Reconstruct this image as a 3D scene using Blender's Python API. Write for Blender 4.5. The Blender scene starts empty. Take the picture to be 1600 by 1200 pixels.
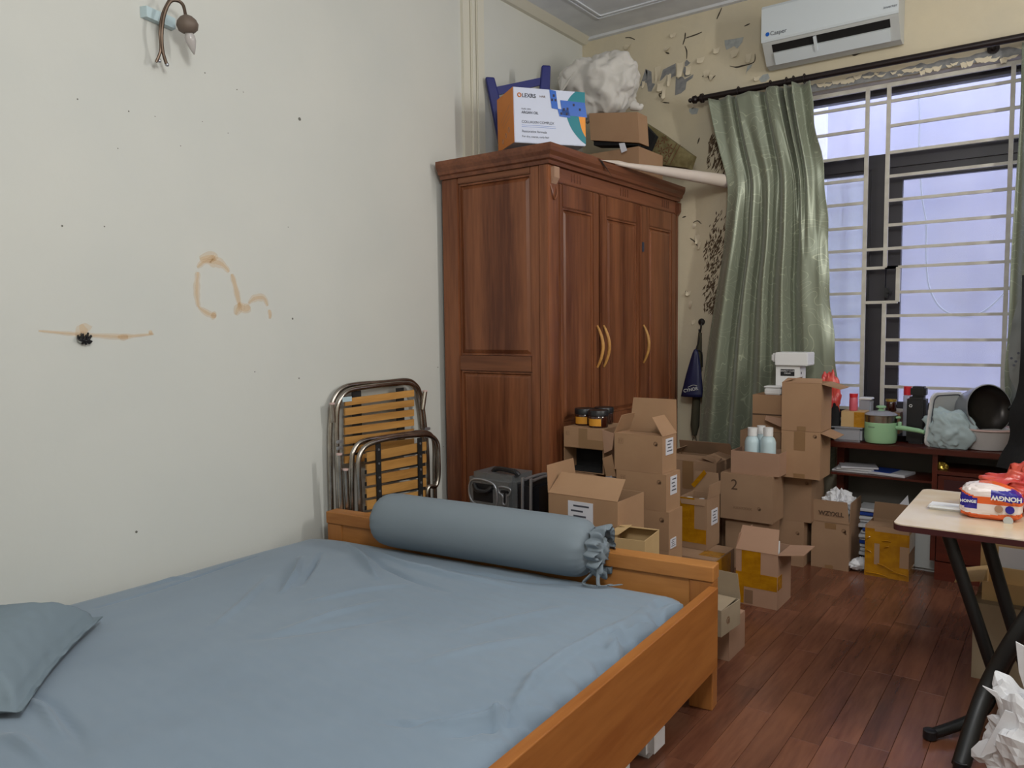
import bpy, bmesh, math, random
from mathutils import Vector, Matrix, noise
PI = math.pi
random.seed(7)
S = bpy.context.scene
COL = S.collection

# ---------------------------------------------------------------- camera
RX = Vector((0.80937264, -0.03395295, 0.58631317))   # world axes seen from the camera (rows)
RY = Vector((0.58717826, 0.0667248, -0.80670285))
RZ = Vector((-0.01173169, 0.99719356, 0.07394166))
CAMP = Vector((0, 0, 1.4))
FPX = 1209.0
cd = bpy.data.cameras.new('camera'); cam = bpy.data.objects.new('camera', cd); COL.objects.link(cam)
Rm = Matrix((RX, RY, RZ)).to_4x4()
cam.matrix_world = Matrix.Translation(CAMP) @ Rm
cd.sensor_width = 36; cd.lens = FPX / 1600 * 36; cd.clip_start = 0.02
S.camera = cam

# ---------------------------------------------------------------- world, lights, exposure
def lin(c):
    return tuple(((v/255)/12.92 if v/255 <= .04045 else ((v/255+.055)/1.055)**2.4) for v in c)
W = bpy.data.worlds.new('sky'); S.world = W; W.use_nodes = True
bg = W.node_tree.nodes['Background']
bg.inputs[0].default_value = (0.55, 0.62, 1.0, 1); bg.inputs[1].default_value = 7.6

def area(name, loc, target, sx, sy, power, color):
    l = bpy.data.lights.new(name, 'AREA'); l.shape = 'RECTANGLE'; l.size = sx; l.size_y = sy
    l.energy = power; l.color = color
    o = bpy.data.objects.new(name, l); COL.objects.link(o); o.location = loc
    d = (Vector(target) - Vector(loc)).normalized()
    o.rotation_euler = d.to_track_quat('-Z', 'Y').to_euler()
    return o
area('tube_light', (1.25, 3.3, 2.6), (-3, 3.0, 2.5), 0.08, 1.2, 40, (1.0, .98, .93))
pl_ = bpy.data.lights.new('ceiling_lamp', 'POINT'); pl_.energy = 118; pl_.shadow_soft_size = .28; pl_.color = (.99, 1.0, .97)
plo = bpy.data.objects.new('ceiling_lamp', pl_); COL.objects.link(plo); plo.location = (-.1, .75, 2.85)

S.view_settings.view_transform = 'Standard'
S.view_settings.look = 'None'
S.view_settings.gamma = 1
S.view_settings.use_curve_mapping = False
S.view_settings.exposure = -0.08

# ---------------------------------------------------------------- helpers
def at(u, v, x=None, y=None, z=None):
    """a photo pixel taken to a real plane of the room"""
    c = Vector((u-800, 600-v, -FPX))
    d = Vector((RX.dot(c), RY.dot(c), RZ.dot(c)))
    if x is not None: k = (x-CAMP.x)/d.x
    elif y is not None: k = (y-CAMP.y)/d.y
    else: k = (z-CAMP.z)/d.z
    return CAMP + d*k

def tag(o, label=None, cat=None, group=None, kind=None):
    if label: o['label'] = label
    if cat: o['category'] = cat
    if group: o['group'] = group
    if kind: o['kind'] = kind
    return o

def thing(name, label, cat, loc=(0, 0, 0), group=None):
    o = bpy.data.objects.new(name, None); o.empty_display_size = .05
    COL.objects.link(o); o.location = loc
    return tag(o, label, cat, group)

def wloc(o):
    p = Vector(o.location)
    while o.parent: o = o.parent; p += Vector(o.location)
    return p

def obj(name, verts, faces, m, parent=None, smooth=False, base=None):
    """verts in world coordinates"""
    vs = [Vector(v) for v in verts]
    if base is None:
        base = sum(vs, Vector())/max(1, len(vs))
        base.z = min(v.z for v in vs)
    base = Vector(base)
    me = bpy.data.meshes.new(name)
    me.from_pydata([tuple(v-base) for v in vs], [], faces)
    if smooth:
        me.polygons.foreach_set('use_smooth', [True]*len(me.polygons))
    me.materials.append(m); me.update()
    o = bpy.data.objects.new(name, me); COL.objects.link(o)
    if parent:
        o.parent = parent; o.location = base - wloc(parent)
    else: o.location = base
    return o

class MB:
    def __init__(s): s.v = []; s.f = []
    def add(s, vs, fs):
        n = len(s.v); s.v += [Vector(v) for v in vs]; s.f += [tuple(i+n for i in f) for f in fs]
        return s
    def box(s, a, b, M=None):
        (x0, y0, z0), (x1, y1, z1) = a, b
        if x0 > x1: x0, x1 = x1, x0
        if y0 > y1: y0, y1 = y1, y0
        if z0 > z1: z0, z1 = z1, z0
        vs = [Vector(p) for p in ((x0,y0,z0),(x1,y0,z0),(x1,y1,z0),(x0,y1,z0),(x0,y0,z1),(x1,y0,z1),(x1,y1,z1),(x0,y1,z1))]
        if M: vs = [M @ v for v in vs]
        return s.add(vs, [(0,3,2,1),(4,5,6,7),(0,1,5,4),(1,2,6,5),(2,3,7,6),(3,0,4,7)])
    def hexa(s, vs):
        return s.add(vs, [(0,3,2,1),(4,5,6,7),(0,1,5,4),(1,2,6,5),(2,3,7,6),(3,0,4,7)])
    def bbox(s, a, b, r=.004, M=None, seg=2):
        bm = bmesh.new(); bmesh.ops.create_cube(bm, size=1)
        a = Vector(a); b = Vector(b); c = (a+b)/2; d = Vector([abs(k) for k in (b-a)])
        for v in bm.verts: v.co = Vector((v.co.x*d.x, v.co.y*d.y, v.co.z*d.z)) + c
        bmesh.ops.bevel(bm, geom=list(bm.edges), offset=min(r, min(d)/2.2), segments=seg, affect='EDGES')
        bm.verts.index_update()
        vs = [(M @ v.co if M else v.co.copy()) for v in bm.verts]
        fs = [tuple(v.index for v in f.verts) for f in bm.faces]
        bm.free(); return s.add(vs, fs)
    def tube(s, pts, r, n=10, caps=True, closed=False):
        pts = [Vector(p) for p in pts]; N = len(pts)
        rs = r if isinstance(r, (list, tuple)) else [r]*N
        up = None; vs = []; fs = []
        for i, p in enumerate(pts):
            if closed: t = (pts[(i+1) % N]-pts[i-1]).normalized()
            else: t = (pts[min(i+1, N-1)]-pts[max(i-1, 0)]).normalized()
            if up is None:
                up = Vector((0, 0, 1)) if abs(t.z) < .9 else Vector((1, 0, 0))
            a = (up - t*up.dot(t)).normalized(); b = t.cross(a); up = a
            for k in range(n):
                w = 2*PI*k/n; vs.append(p + (a*math.cos(w)+b*math.sin(w))*rs[i])
        for i in range(N if closed else N-1):
            j = (i+1) % N
            for k in range(n):
                l = (k+1) % n
                fs.append((i*n+k, i*n+l, j*n+l, j*n+k))
        if caps and not closed:
            fs.append(tuple(range(n-1, -1, -1))); fs.append(tuple((N-1)*n+k for k in range(n)))
        return s.add(vs, fs)
    def lathe(s, prof, c, n=28, axis=(0, 0, 1), caps=True):
        """prof: list of (radius, height)"""
        ax = Vector(axis).normalized()
        a = ax.orthogonal().normalized(); b = ax.cross(a); c = Vector(c)
        vs = []; fs = []
        for (r, h) in prof:
            for k in range(n):
                w = 2*PI*k/n; vs.append(c + ax*h + (a*math.cos(w)+b*math.sin(w))*max(r, 1e-4))
        for i in range(len(prof)-1):
            for k in range(n):
                l = (k+1) % n; fs.append((i*n+k, i*n+l, (i+1)*n+l, (i+1)*n+k))
        if caps:
            fs.append(tuple(range(n-1, -1, -1))); fs.append(tuple((len(prof)-1)*n+k for k in range(n)))
        return s.add(vs, fs)
    def prism(s, poly, d, M=None):
        """poly: 3D points of a flat outline; d: extrusion vector"""
        d = Vector(d); n = len(poly)
        vs = [Vector(p) for p in poly] + [Vector(p)+d for p in poly]
        if M: vs = [M @ v for v in vs]
        fs = [tuple(range(n)), tuple(range(2*n-1, n-1, -1))] + [(i, i+n, (i+1) % n+n, (i+1) % n) for i in range(n)]
        return s.add(vs, fs)
    def build(s, name, m, parent=None, smooth=False, base=None):
        o = obj(name, s.v, s.f, m, parent, False, base)
        if smooth:
            me = o.data
            me.polygons.foreach_set('use_smooth', [True]*len(me.polygons))
            try: me.set_sharp_from_angle(angle=math.radians(40))
            except Exception: pass
        return o

def fixn(o):
    bm = bmesh.new(); bm.from_mesh(o.data); bmesh.ops.recalc_face_normals(bm, faces=bm.faces); bm.to_mesh(o.data); bm.free(); return o

def struct(name, mb, m, parent=None):
    o = mb.build(name, m, parent)
    if not parent: o['kind'] = 'structure'
    return o

def curve_pts(pts, k=8, closed=False):
    """catmull-rom through points"""
    P = [Vector(p) for p in pts]; out = []
    n = len(P)
    for i in range(n if closed else n-1):
        if closed: a, b, c, d = P[i-1], P[i], P[(i+1) % n], P[(i+2) % n]
        else: a, b, c, d = P[max(i-1, 0)], P[i], P[i+1], P[min(i+2, n-1)]
        for j in range(k):
            t = j/k
            out.append(.5*((2*b)+(c-a)*t+(2*a-5*b+4*c-d)*t*t+(3*b-a-3*c+d)*t**3))
    if not closed: out.append(P[-1])
    return out

def interp(tab, x):
    if x <= tab[0][0]: return tab[0][1]
    for (a, b), (c, d) in zip(tab, tab[1:]):
        if x <= c: return b+(d-b)*(x-a)/(c-a)
    return tab[-1][1]

# ---------------------------------------------------------------- materials
def mat(name, rgb, rough=.6, metal=0, bump=0, bscale=60, var=0, vscale=6, rgb2=None, alpha=None, spec=.5, trans=0, coat=0, sheen=0):
    m = bpy.data.materials.new(name); m.use_nodes = True
    nt = m.node_tree; b = nt.nodes['Principled BSDF']
    c1 = lin(rgb)
    b.inputs['Base Color'].default_value = (*c1, 1)
    b.inputs['Roughness'].default_value = rough; b.inputs['Metallic'].default_value = metal
    b.inputs['Specular IOR Level'].default_value = spec
    if trans: b.inputs['Transmission Weight'].default_value = trans
    if coat: b.inputs['Coat Weight'].default_value = coat; b.inputs['Coat Roughness'].default_value = .15
    if sheen: b.inputs['Sheen Weight'].default_value = sheen
    if alpha is not None: b.inputs['Alpha'].default_value = alpha
    tc = nt.nodes.new('ShaderNodeTexCoord')
    if var or rgb2:
        c2 = lin(rgb2) if rgb2 else tuple(v*(1-var) for v in c1)
        n = nt.nodes.new('ShaderNodeTexNoise'); n.inputs['Scale'].default_value = vscale; n.inputs['Detail'].default_value = 6
        nt.links.new(tc.outputs['Object'], n.inputs['Vector'])
        r = nt.nodes.new('ShaderNodeValToRGB'); r.color_ramp.elements[0].position = .38; r.color_ramp.elements[1].position = .66
        r.color_ramp.elements[0].color = (*c1, 1); r.color_ramp.elements[1].color = (*c2, 1)
        nt.links.new(n.outputs['Fac'], r.inputs[0]); nt.links.new(r.outputs[0], b.inputs['Base Color'])
    if bump:
        n = nt.nodes.new('ShaderNodeTexNoise'); n.inputs['Scale'].default_value = bscale; n.inputs['Detail'].default_value = 5
        nt.links.new(tc.outputs['Object'], n.inputs['Vector'])
        bp = nt.nodes.new('ShaderNodeBump'); bp.inputs['Strength'].default_value = bump; bp.inputs['Distance'].default_value = .01
        nt.links.new(n.outputs['Fac'], bp.inputs['Height']); nt.links.new(bp.outputs[0], b.inputs['Normal'])
    return m

def wood(name, c1, c2, axis='z', rough=.35, scale=9, stretch=12, per=.25, coat=0, fine=.5, spec=.5):
    m = bpy.data.materials.new(name); m.use_nodes = True; nt = m.node_tree; b = nt.nodes['Principled BSDF']
    b.inputs['Roughness'].default_value = rough; b.inputs['Specular IOR Level'].default_value = spec
    if coat: b.inputs['Coat Weight'].default_value = coat; b.inputs['Coat Roughness'].default_value = .2
    tc = nt.nodes.new('ShaderNodeTexCoord'); oi = nt.nodes.new('ShaderNodeObjectInfo')
    ad = nt.nodes.new('ShaderNodeVectorMath'); ad.operation = 'ADD'
    sc = nt.nodes.new('ShaderNodeVectorMath'); sc.operation = 'SCALE'; sc.inputs[0].default_value = (7, 13, 5)
    nt.links.new(oi.outputs['Random'], sc.inputs['Scale'])
    nt.links.new(tc.outputs['Object'], ad.inputs[0]); nt.links.new(sc.outputs[0], ad.inputs[1])
    mp = nt.nodes.new('ShaderNodeMapping')
    s = [1, 1, 1]; s['xyz'.index(axis)] = 1/stretch
    mp.inputs['Scale'].default_value = s
    nt.links.new(ad.outputs[0], mp.inputs['Vector'])
    n = nt.nodes.new('ShaderNodeTexNoise'); n.inputs['Scale'].default_value = scale; n.inputs['Detail'].default_value = 7
    n.inputs['Distortion'].default_value = .6
    n2 = nt.nodes.new('ShaderNodeTexNoise'); n2.inputs['Scale'].default_value = scale*9; n2.inputs['Detail'].default_value = 4
    nt.links.new(mp.outputs[0], n.inputs['Vector']); nt.links.new(mp.outputs[0], n2.inputs['Vector'])
    mx = nt.nodes.new('ShaderNodeMix'); mx.data_type = 'FLOAT'; mx.inputs[0].default_value = fine*.6
    nt.links.new(n.outputs['Fac'], mx.inputs[2]); nt.links.new(n2.outputs['Fac'], mx.inputs[3])
    r = nt.nodes.new('ShaderNodeValToRGB'); r.color_ramp.elements[0].position = .36; r.color_ramp.elements[1].position = .62
    r.color_ramp.elements[0].color = (*lin(c1), 1); r.color_ramp.elements[1].color = (*lin(c2), 1)
    nt.links.new(mx.outputs[0], r.inputs[0])
    hs = nt.nodes.new('ShaderNodeHueSaturation')
    mr = nt.nodes.new('ShaderNodeMapRange'); mr.inputs[3].default_value = 1-per; mr.inputs[4].default_value = 1+per*.6
    nt.links.new(oi.outputs['Random'], mr.inputs[0]); nt.links.new(mr.outputs[0], hs.inputs['Value'])
    nt.links.new(r.outputs[0], hs.inputs['Color']); nt.links.new(hs.outputs[0], b.inputs['Base Color'])
    bp = nt.nodes.new('ShaderNodeBump'); bp.inputs['Strength'].default_value = .08; bp.inputs['Distance'].default_value = .004
    nt.links.new(n2.outputs['Fac'], bp.inputs['Height']); nt.links.new(bp.outputs[0], b.inputs['Normal'])
    return m

def film(name, rgb, amount, rough=.2):
    """thin see-through plastic or glass: part clear, part coloured sheet"""
    m = bpy.data.materials.new(name); m.use_nodes = True; nt = m.node_tree; b = nt.nodes['Principled BSDF']
    b.inputs['Base Color'].default_value = (*lin(rgb), 1); b.inputs['Roughness'].default_value = rough; b.inputs['Specular IOR Level'].default_value = .25
    t = nt.nodes.new('ShaderNodeBsdfTransparent'); mx = nt.nodes.new('ShaderNodeMixShader'); mx.inputs[0].default_value = amount
    nt.links.new(t.outputs[0], mx.inputs[1]); nt.links.new(b.outputs[0], mx.inputs[2])
    nt.links.new(mx.outputs[0], nt.nodes['Material Output'].inputs[0])
    return m

M = {}
M['wall'] = mat('left_wall_paint', (208, 208, 202), .75, bump=.12, bscale=14, rgb2=(203, 204, 199), vscale=1.5, spec=.25)
M['wallback'] = mat('back_wall_paint', (208, 196, 170), .8, bump=.35, bscale=18, rgb2=(200, 190, 168), vscale=3, spec=.2)
M['ceil'] = mat('ceiling_paint', (222, 226, 232), .8, rgb2=(210, 214, 222), vscale=5)
M['trimw'] = mat('trim_paint', (214, 210, 196), .6)
M['plaster'] = mat('bare_plaster', (140, 140, 140), .9, rgb2=(118, 119, 122), vscale=30)
M['plaster_pale'] = mat('pale_bare_plaster', (172, 176, 174), .9, rgb2=(150, 154, 156), vscale=30)
M['flake'] = mat('curled_paint', (214, 202, 178), .8)
M['crack'] = mat('crack_dark', (70, 62, 52), .9)
M['mould'] = mat('brown_mould', (74, 58, 44), .95, rgb2=(104, 86, 66), vscale=60)
M['outwall'] = mat('alley_wall', (216, 214, 222), .9, bump=.12, bscale=7, rgb2=(202, 202, 214), vscale=2.2)
M['outedge'] = mat('alley_wall_pale', (240, 240, 244), .9)
M['floor'] = wood('laminate', (90, 53, 40), (124, 79, 58), 'y', .25, 7, 9, .13, spec=.5)
M['floorgap'] = mat('plank_joint', (56, 28, 20), .8)
M['ward'] = wood('wardrobe_wood', (90, 48, 29), (138, 85, 55), 'z', .34, 7, 14, .10, spec=.4)
M['wardh'] = wood('wardrobe_wood_cross', (92, 51, 34), (132, 82, 57), 'y', .34, 7, 14, .10, spec=.4)
M['wardx'] = wood('wardrobe_wood_side', (96, 54, 34), (140, 88, 58), 'x', .34, 7, 14, .10, spec=.4)
M['bedx'] = wood('bed_wood_cross', (152, 96, 46), (180, 122, 66), 'x', .4, 6, 12, .04, spec=.35)
M['bedy'] = wood('bed_wood_long', (140, 82, 36), (168, 108, 54), 'y', .4, 6, 12, .04, spec=.35)
M['bedz'] = wood('bed_wood_post', (146, 90, 44), (168, 110, 58), 'z', .4, 6, 12, .04, spec=.35)
M['desk'] = wood('desk_wood', (66, 24, 16), (96, 38, 24), 'x', .35, 6, 12, .1, spec=.4)
M['slat'] = wood('slat_wood', (168, 118, 58), (204, 152, 84), 'y', .45, 9, 9, .12)
M['steel'] = mat('steel_tube', (190, 184, 176), .25, 1, rgb2=(140, 130, 120), vscale=9)
M['satin'] = mat('satin_silver', (176, 178, 184), .35, .8)
M['black'] = mat('black_plastic', (22, 22, 26), .4)
M['blackm'] = mat('black_enamel', (12, 12, 13), .45)
M['blackc'] = mat('black_cloth', (16, 16, 18), .9, bump=.3, bscale=40)
M['sheet'] = mat('sheet_cotton', (128, 143, 158), .85, bump=.10, bscale=9, rgb2=(122, 137, 152), vscale=2, sheen=.2, spec=.2)
M['pillow'] = mat('pillow_cotton', (122, 136, 146), .85, bump=.15, bscale=12, spec=.2)
M['bolster'] = mat('bolster_cotton', (122, 132, 140), .85, bump=.12, bscale=10, spec=.2)
M['card'] = mat('cardboard', (166, 132, 102), .85, bump=.06, bscale=30, rgb2=(158, 124, 96), vscale=4, spec=.2)
M['card2'] = mat('cardboard_dusky', (158, 128, 102), .85, bump=.06, bscale=30, rgb2=(148, 118, 94), vscale=4, spec=.2)
M['card3'] = mat('cardboard_pink', (168, 134, 112), .85, bump=.06, bscale=30, rgb2=(162, 128, 106), vscale=4, spec=.2)
M['cardp'] = mat('cardboard_pale', (196, 166, 122), .85, rgb2=(184, 154, 110), vscale=5, spec=.2)
M['cardg'] = mat('cardboard_grey', (156, 140, 118), .85, rgb2=(144, 128, 108), vscale=5, spec=.2)
M['tapeb'] = mat('brown_tape', (138, 106, 74), .35)
M['tapey'] = mat('yellow_tape', (176, 122, 14), .18, bump=.5, bscale=26, rgb2=(150, 100, 10), vscale=14, coat=.5)
M['print'] = mat('dark_print', (84, 62, 46), .8)
M['printf'] = mat('faded_print', (122, 92, 68), .8)
M['white'] = mat('white_plastic', (226, 226, 226), .4)
M['whitep'] = mat('white_paper', (216, 216, 220), .8, bump=.3, bscale=30)
M['label'] = mat('white_label', (214, 214, 222), .5)
M['acw'] = mat('ac_plastic', (205, 212, 216), .35)
M['acg'] = mat('ac_plastic_grey', (186, 188, 186), .45)
M['slot'] = mat('dark_slot', (8, 8, 9), .6)
M['bars'] = mat('grille_paint', (196, 192, 182), .5, rgb2=(176, 170, 160), vscale=12)
M['wframe'] = mat('window_frame_paint', (40, 36, 42), .45)
M['glass'] = film('window_glass', (226, 236, 244), .10, .05)
M['glassm'] = film('milky_glass', (210, 226, 240), .30, .1)
M['rod'] = mat('rod_metal', (34, 24, 24), .4, .3)
M['blueplastic'] = mat('blue_plastic', (30, 36, 110), .4)
M['bluetape'] = mat('blue_tape', (16, 92, 190), .3)
M['teal'] = mat('teal_print', (0, 124, 138), .5)
M['orange'] = mat('orange_print', (206, 122, 44), .55)
M['orange2'] = mat('orange_arc', (240, 152, 44), .5)
M['boxwhite'] = mat('glossy_white_card', (206, 212, 232), .45)
M['ink'] = mat('grey_ink', (70, 72, 84), .6)
M['comfort'] = mat('comforter_white', (206, 202, 196), .8, bump=.4, bscale=14, sheen=.2, spec=.3)
M['fabric'] = mat('patterned_fabric', (128, 118, 82), .9, rgb2=(98, 86, 52), vscale=16)
M['fabricp'] = mat('fabric_motif', (104, 66, 44), .9)
M['tubew'] = mat('paper_roll', (214, 200, 188), .6)
M['mint'] = mat('mint_enamel', (160, 204, 160), .25)
M['jarg'] = mat('amber_jar', (52, 20, 12), .12, coat=.6)
M['jarlabel'] = mat('amber_label', (206, 142, 40), .6)
M['bottle'] = mat('pale_blue_plastic', (186, 206, 212), .35)
M['pinkbag'] = mat('red_plastic_bag', (220, 66, 70), .25, bump=.6, bscale=14, rgb2=(238, 108, 84), vscale=9, trans=.25)
M['redcap'] = mat('red_plastic', (206, 40, 50), .35)
M['pinkjar'] = mat('pink_contents', (206, 96, 112), .35)
M['clearp'] = film('clear_plastic', (190, 192, 200), .55, .2)
M['bagclear'] = film('pale_plastic_bag', (196, 214, 218), .80, .3)
M['basin'] = mat('white_enamel_basin', (196, 192, 190), .35)
M['rimpink'] = mat('pink_rim', (214, 184, 178), .4)
M['wokin'] = mat('dark_wok', (44, 40, 38), .3, .7)
M['luggrey'] = mat('luggage_grey', (128, 130, 132), .35, .6, bump=.3, bscale=90)
M['marble'] = mat('marble_laminate', (222, 208, 188), .22, rgb2=(206, 180, 142), vscale=3)
M['maroon'] = mat('maroon_edge', (62, 22, 26), .4)
M['tissueo'] = mat('orange_film', (226, 100, 46), .25)
M['tissuew'] = mat('white_film', (228, 214, 210), .25, bump=.4, bscale=18)
M['tissueb'] = mat('blue_film', (42, 34, 140), .25)
M['bluebag'] = mat('navy_nylon', (22, 26, 66), .5, bump=.4, bscale=20)
M['umb'] = mat('olive_cloth', (70, 66, 50), .8)
M['shirt'] = mat('grey_cotton', (128, 130, 128), .9)
M['bulb'] = mat('frosted_bulb', (206, 200, 198), .15, trans=.3)
M['bronze'] = mat('bronze_metal', (96, 80, 68), .4, .7)
M['bronzec'] = mat('dusty_bronze', (110, 96, 86), .6, .2)
M['stain'] = film('orange_stain', (240, 190, 120), .17, .8)
M['stain2'] = film('orange_stain_strong', (244, 172, 80), .55, .8)
M['speck'] = mat('wall_speck', (110, 108, 100), .9)
M['gold'] = mat('gold_foil', (190, 160, 70), .3, .7)
M['bluebook'] = mat('blue_cover', (36, 70, 160), .4)
M['greyp'] = mat('grey_board', (92, 88, 82), .7)
M['strawf'] = mat('black_strap', (20, 19, 20), .7)

# curtain material: satin with faint curling lines
def curtain_mat():
    m = mat('green_satin', (132, 142, 122), .36, .25, sheen=.3)
    nt = m.node_tree; b = nt.nodes['Principled BSDF']
    tc = nt.nodes.new('ShaderNodeTexCoord')
    n = nt.nodes.new('ShaderNodeTexNoise'); n.inputs['Scale'].default_value = 5.5; n.inputs['Detail'].default_value = 0; n.inputs['Distortion'].default_value = 1.4
    nt.links.new(tc.outputs['Object'], n.inputs['Vector'])
    mm = nt.nodes.new('ShaderNodeMath'); mm.operation = 'PINGPONG'; mm.inputs[1].default_value = .07
    nt.links.new(n.outputs['Fac'], mm.inputs[0])
    r = nt.nodes.new('ShaderNodeValToRGB'); r.color_ramp.elements[0].position = .0; r.color_ramp.elements[1].position = .006
    r.color_ramp.elements[0].color = (*lin((176, 180, 156)), 1); r.color_ramp.elements[1].color = (*lin((132, 138, 120)), 1)
    nt.links.new(mm.outputs[0], r.inputs[0]); nt.links.new(r.outputs[0], b.inputs['Base Color'])
    return m
M['curtain'] = curtain_mat()

def text(s, m, O, U, V, size, name='lettering', parent=None, center=False, lift=.0012, bold=0):
    """lettering lying in the plane O + U*x + V*y"""
    c = bpy.data.curves.new('t', 'FONT'); c.body = s; c.size = size; c.offset = bold
    if center: c.align_x = 'CENTER'
    t = bpy.data.objects.new('t', c); COL.objects.link(t)
    dg = bpy.context.evaluated_depsgraph_get(); dg.update()
    me = bpy.data.meshes.new_from_object(t.evaluated_get(dg))
    U = Vector(U).normalized(); V = Vector(V).normalized(); N = U.cross(V)
    O = Vector(O)
    vs = [O + U*v.co.x + V*v.co.y + N*lift for v in me.vertices]
    fs = [tuple(p.vertices) for p in me.polygons]
    bpy.data.objects.remove(t); bpy.data.curves.remove(c); bpy.data.meshes.remove(me)
    return obj(name, vs, fs, m, parent)

def blob(c, r, n=48, amp=.15, fr=3.0, ridge=.0, seed=0, flat=None, squash=None, pw=1.0):
    """crumpled closed surface"""
    c = Vector(c); vs = []; fs = []; nu, nv = n, n//2
    for j in range(nv+1):
        th = PI*j/nv
        for i in range(nu):
            ph = 2*PI*i/nu
            d = Vector((math.sin(th)*math.cos(ph), math.sin(th)*math.sin(ph), math.cos(th)))
            q = Vector([math.copysign(abs(k)**pw, k) for k in d])
            k = 1 + amp*noise.noise(d*fr+Vector((seed, 0, 0))) + amp*.5*noise.noise(d*fr*2.3+Vector((0, seed, 0)))
            if ridge: k -= ridge*(1-abs(noise.noise(d*fr*1.3+Vector((0, 0, seed+5)))*2))**6
            p = Vector((q.x*r[0]*k, q.y*r[1]*k, q.z*r[2]*k)) + c
            if flat is not None and p.z < flat: p.z = flat
            vs.append(p)
    for j in range(nv):
        for i in range(nu):
            l = (i+1) % nu
            fs.append((j*nu+i, (j+1)*nu+i, (j+1)*nu+l, j*nu+l))
    return vs, fs

# ================================================================ THE ROOM
D = 5.04; XL = -2.99; ZC = 3.475; XR = 1.7; YB = -1.6
mb = MB().box((XL-.15, YB-.15, -.25), (XR+.15, D+.2, -.012)); floor = struct('floor', mb, M['floorgap'])
# laminate planks: each its own piece where the photo shows the floor, joined elsewhere
def plank_list():
    wdt = .098; out = []
    i = 0; x = XL
    while x < XR-.001:
        x1 = min(x+wdt, XR)
        y = YB - random.random()*.5
        while y < D:
            ln = .62
            a, b = max(y, YB), min(y+ln, D)
            if b-a > .02: out.append((x, x1, a, b))
            y += ln
        x = x1; i += 1
    return out
rest = MB(); g = .0005
for (x0, x1, a, b) in plank_list():
    vis = -1.32 < x0 < .28 and b > 2.0
    tgt = MB() if vis else rest
    bv = .0010
    vs = [(x0+g, a+g, -.012), (x1-g, a+g, -.012), (x1-g, b-g, -.012), (x0+g, b-g, -.012),
          (x0+g, a+g, -bv), (x1-g, a+g, -bv), (x1-g, b-g, -bv), (x0+g, b-g, -bv),
          (x0+g+bv, a+g+bv, 0), (x1-g-bv, a+g+bv, 0), (x1-g-bv, b-g-bv, 0), (x0+g+bv, b-g-bv, 0)]
    fs = [(0,1,5,4),(1,2,6,5),(2,3,7,6),(3,0,4,7),(4,5,9,8),(5,6,10,9),(6,7,11,10),(7,4,8,11),(8,9,10,11)]
    tgt.add(vs, fs)
    if vis: tgt.build('plank', M['floor'], floor)
tag(rest.build('outer_planks', M['floor'], floor), kind='stuff')

struct('wall_left', MB().box((XL-.15, YB-.15, -.01), (XL, D+.2, ZC+.1)), M['wall'])
wl = bpy.data.objects['wall_left']
struct('wall_right', MB().box((XR, YB-.15, -.01), (XR+.15, D+.2, ZC+.1)), M['trimw'])
struct('wall_front', MB().box((XL, YB-.15, -.01), (XR, YB, ZC+.1)), M['trimw'])
struct('ceiling', MB().box((XL-.15, YB-.15, ZC), (XR+.15, D+.2, ZC+.12)), M['ceil'])
# window wall with its opening
WX0, WX1, WZ0, WZ1 = -1.50, .42, .78, 2.815
mb = MB()
mb.box((XL, D, -.01), (WX0, D+.2, ZC)); mb.box((WX1, D, -.01), (XR, D+.2, ZC))
mb.box((WX0, D, -.01), (WX1, D+.2, WZ0)); mb.box((WX0, D, WZ1), (WX1, D+.2, ZC))
wb = struct('wall_back', mb, M['wallback'])

# ceiling mouldings
m_ = MB(); m_.prism([(XL, YB, ZC-.03), (XL+.03, YB, ZC-.03), (XL+.09, YB, ZC), (XL, YB, ZC)], (0, D-YB, 0)); fixn(struct('trim_1', m_, M['trimw']))
m_ = MB(); m_.prism([(XL+.05, D, ZC-.012), (XL+.05, D-.035, ZC-.012), (XL+.05, D-.05, ZC), (XL+.05, D, ZC)], (XR-XL-.05, 0, 0)); fixn(struct('trim_2', m_, M['ceil']))
m_ = MB()
for k, o_ in enumerate((.30, .335)):
    m_.box((XL+o_, YB+.3, ZC-.008), (XL+o_+.012, D-o_, ZC)); m_.box((XL+o_, D-o_-.012, ZC-.008), (XR-.3, D-o_, ZC))
struct('trim_3', m_, M['ceil'])
# moulded strip down the left wall beside the wardrobe
m_ = MB(); m_.box((XL, 3.64, 0), (XL+.02, 3.84, ZC)); m_.bbox((XL+.02, 3.70, 0), (XL+.036, 3.73, ZC-.06), .006); m_.bbox((XL+.02, 3.755, 0), (XL+.034, 3.78, ZC-.1), .006)
struct('trim_4', m_, M['trimw'])
# skirting
struct('baseboard_left', MB().box((XL, YB, 0), (XL+.012, 3.3, .1)), M['trimw'])

# ---- marks on the left wall
def wallpatch(pts, m, name, parent, y=None, x=None, off=.0015):
    """flat mark following a wall; pts are photo pixels taken to the wall plane"""
    P = [at(u, v, x=x, y=y) for u, v in pts]
    c = sum(P, Vector())/len(P)
    n = Vector((0, -1, 0)) if y is not None else Vector((1, 0, 0))
    vs = [p + n*off for p in P]
    o = obj(name, vs, [tuple(range(len(P)))], m, parent)
    bm = bmesh.new(); bm.from_mesh(o.data); bmesh.ops.triangulate(bm, faces=bm.faces); bm.to_mesh(o.data); bm.free()
    return o

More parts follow.
